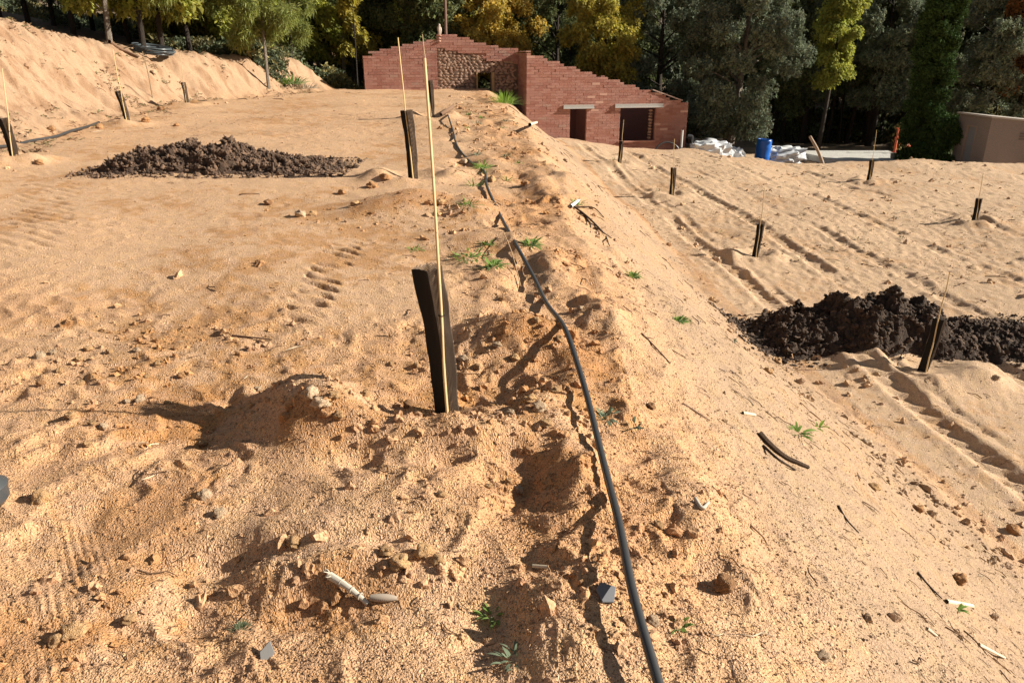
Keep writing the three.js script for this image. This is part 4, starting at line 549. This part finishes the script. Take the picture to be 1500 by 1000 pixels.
// the wood's edge and depth: tall slim trunks with high shaded crowns
{
  const f = rngOf(321), rows = [];
  for (const [D0, n, a, b] of [[35.5, 13, 425, 660], [38, 15, 410, 700], [41, 14, 400, 760], [44, 13, 380, 800]]) for (let k = 0; k < n; k++) rows.push([a + (b - a) * (k + rr(0.1, 0.9, f)) / n, D0 + rr(-1, 1, f)]);
  rows.forEach(([px, D], i) => T({ name: 'forest_tree', label: `slim ${i % 2 ? 'dark' : 'pale'} barked forest tree with ${i % 7 === 3 || i % 9 === 1 ? 'light green' : i % 5 ? 'dark' : 'yellowing'} foliage behind the ruin`, group: 'forest trees behind the ruin', px, D, h: rr(7, 8.8, f), r: rr(0.8, 1.3, f), low: rr(1.6, 3.8, f), leaf: i % 7 === 3 || i % 9 === 1 ? 'green' : i % 5 ? 'dark' : 'gold', sprig: 'oak', n: 2300, ls: 1.35, tr: rr(0.05, 0.1, f), clumps: 26, cs: 0.65, bark: i % 2 ? 'dark' : 'pale', lean: rr(-0.03, 0.03, f), shape: 'slim' }));
  const east = []; for (const [D0, n, a, b] of [[38.5, 11, 1130, 1345], [41.5, 10, 1100, 1400], [45, 12, 780, 1500], [40, 5, 1380, 1560]]) for (let k = 0; k < n; k++) east.push([a + (b - a) * (k + rr(0.1, 0.9, f)) / n, D0 + rr(-1, 1, f)]);
  east.forEach(([px, D], i) => T({ name: 'forest_tree', label: `slim forest tree with ${['grey green', 'dark', 'olive grey', 'dark'][i % 4]} foliage in the wood behind the yard`, group: 'forest trees behind the yard', px, D, h: rr(7, 8.8, f), r: rr(1.0, 1.7, f), low: rr(1.4, 3.2, f), leaf: ['holm', 'dark', 'oak', 'dark'][i % 4], sprig: 'oak', n: 3200, ls: 1.35, tr: rr(0.07, 0.13, f), clumps: 32, cs: 0.7, bark: 'dark', lean: rr(-0.05, 0.05, f) }));
  const deep = []; for (let k = 0; k < 44; k++) deep.push([-150 + 1850 * (k + rr(0, 1, f)) / 44, rr(48, 56, f)]);
  deep.forEach(([px, D], i) => T({ name: 'forest_tree', label: `${i % 3 ? 'dark green' : 'grey green'} bushy tree deep in the wood`, group: 'trees deep in the wood', px, D, h: rr(7.5, 9, f), r: rr(1.8, 2.6, f), low: rr(0.2, 1.2, f), leaf: i % 3 ? 'dark' : 'holm', sprig: 'oak', n: 2400, ls: 1.9, tr: 0.12, clumps: 26, cs: 0.95 }));
}
// undergrowth: one tangle nobody could count
{
  const f = rngOf(654), spots = [];
  const band = (a, b, d0, d1, n, h) => { for (let k = 0; k < n; k++) { const px = rr(a, b, f), D = rr(d0, d1, f); spots.push([X(px, D), D, rr(0.3, 1, f) * h]); } };
  band(390, 560, 31, 36, 90, 0.8); band(500, 800, 36, 47, 160, 1.2); band(780, 1050, 38, 47, 160, 1.6); band(1150, 1350, 38.5, 47, 150, 1.3); band(1340, 1560, 33, 45, 120, 1.6); band(-100, 440, 28.5, 44, 180, 0.9); band(250, 400, 26.2, 28, 60, 0.5);
  const n = spots.length * 34, im = new THREE.InstancedMesh(SPRIG.shrub, LEAF.holm, n), M = new THREE.Matrix4(), Q = new THREE.Quaternion(), E = new THREE.Euler(), C = new THREE.Color(); let i = 0;
  for (const [x, D, h] of spots) { const tone = rr(0.5, 1.4, f), warm = f() < 0.3 ? 1.8 : 1; for (let k = 0; k < 34; k++, i++) { const a = f() * 6.283, q = Math.sqrt(f()) * 0.6, xx = x + Math.cos(a) * q, dd = D + Math.sin(a) * q, s = rr(0.9, 1.9, f); E.set(rr(-0.6, 0.6, f), f() * 6, rr(-0.6, 0.6, f)); im.setMatrixAt(i, M.compose(V(xx, land(xx, dd) + f() * h, -dd), Q.setFromEuler(E), V(s, s, s))); const w = tone * rr(0.7, 1.3, f); im.setColorAt(i, C.setRGB(w * warm, w * (warm > 1 ? 1.3 : 1), w * 0.9)); } }
  im.name = 'undergrowth'; tag(im, 'tangled undergrowth on the floor of the wood', 'undergrowth', null, 'stuff'); scene.add(shade(im)); leafTotal += n;
}
console.log('wood', leafTotal);

// ---------------------------------------------------------------- weeds, roots and litter on the soil
function tuft(n, len, wid, spread, seed, flat = 0.5) {            // thin curved blades
  const f = rngOf(seed), pos = [], idx = [];
  for (let k = 0; k < n; k++) { const a = f() * 6.283, t = mix(0.15, 1.3, Math.pow(f(), flat)), L = len * rr(0.5, 1.1, f), d = V(Math.cos(a) * Math.sin(t), Math.cos(t), Math.sin(a) * Math.sin(t)), s = V(-Math.sin(a), 0, Math.cos(a)).multiplyScalar(wid * rr(0.6, 1.2, f)), o = V(Math.cos(a) * spread * f(), 0, Math.sin(a) * spread * f()), b = pos.length / 3;
    for (let q = 0; q <= 3; q++) { const u = q / 3, p = o.clone().addScaledVector(d, L * u); p.y -= L * 0.35 * u * u; const w = (1 - u * u) * (0.6 + u); pos.push(p.x + s.x * w, p.y, p.z + s.z * w, p.x - s.x * w, p.y + wid * 0.4 * w, p.z - s.z * w); }
    for (let q = 0; q < 3; q++) { const e = b + q * 2; idx.push(e, e + 1, e + 2, e + 1, e + 3, e + 2); } }
  const g = new THREE.BufferGeometry(); g.setAttribute('position', new THREE.Float32BufferAttribute(pos, 3)); g.setIndex(idx); g.computeVertexNormals(); return g;
}
{
  const grn = leafMat([0.16, 0.26, 0.05], 0.35), fresh = leafMat([0.22, 0.36, 0.05], 0.4), sage = leafMat([0.15, 0.19, 0.12], 0.2), dim = leafMat([0.09, 0.11, 0.06], 0.2);
  const list = [
    [992, 470, 60, 0.1, 0.009, 0.03, grn, 'small green weed on the open embankment slope'], [706, 246, 60, 0.16, 0.008, 0.08, fresh, 'bright grass tuft where the black pipe bends'], [722, 390, 50, 0.11, 0.011, 0.05, grn, 'dark leafy weed beside the pipe, below the flat green runner'], [685, 376, 60, 0.09, 0.01, 0.16, grn, 'flat green runner weed beside the tall guard\u2019s top'], [712, 357, 35, 0.09, 0.009, 0.05, grn, 'small weed close to the pipe, above the green runner'], [776, 360, 45, 0.14, 0.009, 0.04, grn, 'upright green weed touching the pipe on its embankment side'], [926, 406, 40, 0.09, 0.009, 0.04, grn, 'small green weed high on the embankment slope'],
    [888, 612, 22, 0.085, 0.008, 0.03, sage, 'grey green rosette weed touching the pipe'], [925, 630, 12, 0.07, 0.01, 0.05, sage, 'grey leaf scrap weed beside the rosette at the pipe'], [752, 968, 26, 0.05, 0.006, 0.05, sage, 'grey green weed with long leaf in the shaded trench'], [725, 905, 22, 0.05, 0.007, 0.04, grn, 'tiny green weed in the shaded trench'], [352, 922, 90, 0.035, 0.0016, 0.025, dim, 'dark wiry tuft in the trampled soil'], [1168, 636, 26, 0.1, 0.008, 0.05, grn, 'small weed above the dead root at the embankment foot'], [1198, 625, 16, 0.09, 0.007, 0.02, fresh, 'bright seedling beyond the dead root'], [1402, 892, 18, 0.06, 0.006, 0.02, grn, 'green sprout beside the broken white cane'], [845, 300, 30, 0.12, 0.009, 0.05, grn, 'weed by the bleached stick high on the embankment'], [605, 365, 24, 0.07, 0.008, 0.06, grn, 'low green weed near the tall guard\u2019s cane'], [1075, 500, 14, 0.05, 0.005, 0.02, sage, 'wispy sprig near the manure heap\u2019s end'], [995, 918, 14, 0.05, 0.006, 0.02, grn, 'tiny green seedling beside the pipe\u2019s embankment side'], [572, 492, 40, 0.07, 0.003, 0.03, leafMat([0.22, 0.15, 0.09], 0.1), 'brown withered tuft near the basin\u2019s far rim'],
  ];
  list.forEach(([px, py, n, len, wid, sp, m, label], i) => { const p = at(px, py); solo('weed', tuft(n, len, wid, sp, 500 + i), m, label, 'weed', [p.x, p.y - 0.004, p.z], 'weeds on the soil'); });
  const wf = rngOf(17); for (let i = 0; i < 14; i++) { const D = 6 + 13 * wf(), x = crestX(D) + rr(-1.0, 0.2, wf); solo('weed', tuft(26, rr(0.08, 0.16, wf), 0.008, 0.07, 700 + i), i % 3 ? grn : sage, i % 3 ? 'scattered small green weed on the lumpy embankment crest' : 'scattered small grey green weed on the lumpy embankment crest', 'weed', [x, land(x, D) - 0.004, -D], 'weeds on the soil'); }
  const D = 21, [gx] = reach(738, 160, D), gp = V(gx, land(gx, D), -D); solo('grass_tuft', tuft(260, 0.6, 0.006, 0.28, 88, 1.3), fresh, 'tall green grass tuft on the crest before the ruin', 'grass tuft', [gp.x, gp.y - 0.02, gp.z]);
  const s = at(425, 122); solo('bank_shrub', tuft(200, 0.5, 0.02, 0.5, 89, 0.7), grn, 'low green shrub growing on the sandy mound\u2019s face', 'shrub', [s.x, s.y - 0.02, s.z]);
  const s2 = at(445, 130); solo('bank_shrub', tuft(160, 0.4, 0.012, 0.5, 90, 0.7), leafMat([0.3, 0.27, 0.2], 0.2), 'dry grey shrub beside the green one on the sandy mound', 'shrub', [s2.x, s2.y - 0.02, s2.z]);
}
{
  const f = rngOf(246), M = new THREE.Matrix4(), Q = new THREE.Quaternion(), E = new THREE.Euler(), C = new THREE.Color(), L = [];
  for (let i = 0; i < 9000 && L.length < 2600; i++) {
    const D = 1.4 * Math.pow(19, f()), x = Math.tan((f() - 0.5) * 1.6) * D, t = (x - crestX(D)) / (toeX(D) - crestX(D)), bk = bankX(D) - x; if (Math.abs(x) > 14) continue;
    const w = t < 0.25 && D < 4 ? 0.2 : bk > -0.8 && bk < 5 ? 0.9 : t > -0.3 && t < 1.1 ? 0.75 : t >= 1.1 ? 0.3 : 0.1; if (f() > w * (0.6 + 0.7 * n2(x * 0.9 + 300, D * 0.9))) continue; L.push([x, D]);
  }
  const g = taper([V(-0.5, 0, 0), V(-0.15, 0.05, 0.1), V(0.2, 0.02, -0.07), V(0.5, 0.0, 0.05)], 0.03, 0.014, 6, 4), im = new THREE.InstancedMesh(g, mat([1, 1, 1], 0.95), L.length);
  L.forEach(([x, D], i) => { const s = rr(0.012, 0.06, f) * (1 + 0.16 * D) * (f() < 0.15 ? 1.7 : 1), e = 0.05, sx = (land(x + e, D) - land(x - e, D)) / (2 * e); E.set(rr(-0.15, 0.15, f), f() * 6.28, 0); Q.setFromEuler(E).premultiply(new THREE.Quaternion().setFromUnitVectors(V(0, 1, 0), V(-sx, 1, 0).normalize())); im.setMatrixAt(i, M.compose(V(x, land(x, D) + 0.004, -D), Q, V(s, s, s))); const k = f(); if (k < 0.72) C.setRGB(0.16, 0.09, 0.05); else if (k < 0.9) C.setRGB(0.33, 0.2, 0.11); else C.setRGB(0.6, 0.5, 0.36); im.setColorAt(i, C); });
  im.name = 'twig_litter'; tag(im, 'fine dark rootlets and straw scattered over the soil', 'litter', null, 'stuff'); scene.add(shade(im));
}
{
  const f = rngOf(135), M = new THREE.Matrix4(), Q = new THREE.Quaternion(), E = new THREE.Euler(), C = new THREE.Color(), L = [];
  for (let i = 0; i < 30000 && L.length < 1500; i++) { const D = rr(7, 27, f), bk = rr(-0.6, 5.5, f), x = bankX(D) - bk; if (n2(x * 0.7 + 50, D * 0.45) + 0.5 * n2b(x * 2, D * 2) < 0.35) continue; L.push([x, D]); }
  for (let i = 0; i < 260; i++) { const D = rr(10, 25, f); L.push([rr(toeX(D) + 0.5, 15, f), D]); }
  const im = new THREE.InstancedMesh(SPRIG.shrub, leafMat([1, 1, 1], 0.1), L.length);
  L.forEach(([x, D], i) => { const s = rr(0.25, 0.8, f); E.set(rr(-0.4, 0.4, f), f() * 6.28, rr(-0.4, 0.4, f)); im.setMatrixAt(i, M.compose(V(x, land(x, D) + 0.02 * s, -D), Q.setFromEuler(E), V(s, s * 0.5, s))); const k = f(); if (k < 0.45) C.setRGB(0.2, 0.12, 0.07); else if (k < 0.8) C.setRGB(0.2, 0.18, 0.09); else C.setRGB(0.36, 0.27, 0.16); im.setColorAt(i, C); });
  im.name = 'dry_weeds'; tag(im, 'withered brown weeds and debris on the bank and lower terrace', 'dry weeds', null, 'stuff'); scene.add(shade(im));
}
function litter(name, label, cat, pxs, r0, r1, m, lift = 0.006, group, arch = 0) {   // a stick or root following the soil
  const pts = pxs.map(([a, b], i) => { const p = at(a, b); p.y += lift + arch * Math.sin(i / (pxs.length - 1) * Math.PI); return p; }), c = pts[0].clone(); pts.forEach((p) => p.sub(c));
  return solo(name, taper(pts, r0, r1, 20, 7), m, label, cat, [c.x, c.y, c.z], group);
}
{
  const root = mat([0.13, 0.075, 0.04], 1, { map: sandMap, bumpMap: sandBump, bumpScale: 0.01 }), white = mat([0.56, 0.48, 0.35], 0.8), twig = mat([0.17, 0.1, 0.06], 0.95), grey = mat([0.4, 0.36, 0.3], 0.8);
  litter('dead_root', 'thick dark dead root at the embankment foot', 'root', [[1112, 637], [1128, 655], [1150, 672], [1168, 680], [1184, 688]], 0.016, 0.01, root, 0.01); litter('dead_root', 'thin dark root strand lying alongside the thick dead root', 'root', [[1118, 655], [1140, 675], [1165, 690]], 0.008, 0.005, root, 0.006);
  litter('dead_root', 'slender dark root low on the embankment', 'root', [[1228, 745], [1240, 762], [1258, 782]], 0.006, 0.003, root); litter('dead_root', 'thin root trailing to the broken white cane', 'root', [[1345, 840], [1360, 860], [1380, 880]], 0.006, 0.003, root);
  const rs = [[[838, 302], [860, 320], [880, 340], [893, 362]], [[842, 305], [870, 308], [885, 320]], [[850, 312], [862, 328], [865, 342]], [[872, 335], [885, 345], [896, 350]]]; rs.forEach((q, i) => litter('dead_root', ['longest strand of the root bunch high on the embankment', 'upper strand of the root bunch by the bleached stick', 'short hooked strand of the root bunch high on the embankment', 'outer forked strand of the root bunch high on the embankment'][i], 'root', q, 0.01, 0.004, root, 0.008, undefined, 0.015));
  litter('bleached_stick', 'short bleached stick beside the root bunch on the embankment', 'stick', [[836, 306], [848, 296]], 0.02, 0.016, mat([0.6, 0.58, 0.55], 0.7), 0.02); litter('bleached_stick', 'broken white cane piece low on the embankment', 'stick', [[1386, 884], [1424, 890]], 0.012, 0.011, white, 0.008); litter('bleached_stick', 'small pale cane chip above the dead root', 'stick', [[1088, 608], [1106, 611]], 0.01, 0.009, white, 0.008); litter('bleached_stick', 'pale cane splinter below the broken white cane', 'stick', [[1434, 946], [1472, 966]], 0.008, 0.005, white, 0.008); litter('bleached_stick', 'straw coloured cane bit beside the shaded trench', 'stick', [[780, 836], [802, 837]], 0.006, 0.006, white); litter('bleached_stick', 'thin white splinter low on the embankment', 'stick', [[1358, 925], [1372, 936]], 0.007, 0.004, white); litter('bleached_stick', 'pale stick on the silhouette of the crest before the ruin', 'stick', [[776, 196], [786, 190]], 0.03, 0.026, white, 0.15);
  litter('long_twig', 'thin straw stalk arching over the soil beside the pipe', 'twig', [[738, 345], [750, 385], [763, 425]], 0.004, 0.003, mat([0.45, 0.3, 0.17], 0.9), 0.02, undefined, 0.05); litter('long_twig', 'dark twig lying on the flat terrace', 'twig', [[340, 494], [365, 496], [398, 500]], 0.006, 0.004, twig);
  litter('long_twig', 'thin dark twig high on the embankment face', 'twig', [[940, 490], [960, 510], [982, 534]], 0.006, 0.003, twig); litter('long_twig', 'short dark twig halfway down the embankment near the pipe', 'twig', [[1000, 592], [1020, 605], [1040, 618]], 0.005, 0.003, twig); litter('long_twig', 'dry forked twig beside the pipe above the rusty stone', 'twig', [[1018, 735], [1028, 750], [1038, 740]], 0.008, 0.006, grey, 0.01);
  litter('long_twig', 'brown branch lying on the high bank by the pipe coil', 'branch', [[160, 64], [180, 76], [203, 87]], 0.05, 0.03, twig, 0.05); litter('long_twig', 'dark branch stub on the crest near the pipe\u2019s far end', 'branch', [[646, 172], [655, 166], [664, 158]], 0.04, 0.03, twig, 0.05);
  // withered cane stubs
  const st = thing('dry_cane_stub', 'jointed grey dry cane stub with frayed end, on trampled soil', 'cane stub', [0, 0, 0]), a = at(484, 858), b = at(540, 894), dir = b.clone().sub(a), c = a.clone(); st.position.copy(c);
  part('stalk', taper([V(0, 0.012, 0), dir.clone().multiplyScalar(0.5).add(V(0, 0.016, 0)), dir.clone().add(V(0, 0.006, 0))], 0.013, 0.007, 12, 9), mat([0.5, 0.46, 0.38], 0.8), st);
  for (const u of [0.3, 0.58, 0.8]) { const n = part('joint', new THREE.TorusGeometry(0.0105, 0.003, 6, 12), mat([0.34, 0.3, 0.24], 0.9), st); n.position.copy(dir).multiplyScalar(u); n.position.y += 0.014; n.quaternion.setFromUnitVectors(V(0, 0, 1), dir.clone().normalize()); }
  for (let k = 0; k < 7; k++) part('frayed_fibre', taper([V(0, 0.012, 0), V(-0.012 + 0.003 * k, 0.02 + 0.004 * (k % 3), -0.02 + 0.006 * k), V(-0.028 + 0.004 * k, 0.012 + 0.005 * (k % 4), -0.02 + 0.007 * k)], 0.003, 0.0012, 5, 5), mat([0.55, 0.5, 0.4], 0.9), st);
  const p = at(562, 884), prof = []; for (let k = 0; k <= 28; k++) { const u = k / 28; prof.push(new THREE.Vector2(Math.max(0.0005, 0.0125 * Math.pow(Math.sin(Math.PI * clamp(0.06 + u * 0.82)), 0.55) + (k % 2 ? 0.0009 : 0)), (u - 0.5) * 0.085)); }
  const rz = solo('rhizome_stub', new THREE.LatheGeometry(prof, 14), mat([0.34, 0.28, 0.22], 0.9), 'ringed grey brown rhizome stub beside the dry cane stub', 'root', [p.x, p.y + 0.011, p.z]); rz.rotation.z = Math.PI / 2 - 0.03;
  const q = at(-24, 742), pot = solo('grey_container', new THREE.LatheGeometry([[0, 0], [0.07, 0], [0.088, 0.02], [0.09, 0.06], [0.096, 0.066], [0.096, 0.074], [0.084, 0.08], [0.066, 0.11], [0.03, 0.125], [0, 0.127]].map((v) => new THREE.Vector2(...v)), 28), mat([0.05, 0.055, 0.06], 0.45), 'dark grey plastic container with raised rim, cut by the picture edge', 'container', [q.x, q.y - 0.006, q.z]); pot.rotation.z = 0.08; pot.userData.label = 'dark grey domed plastic container with raised rim on the sand';
}
console.log('done');
renderer.render(scene, camera);
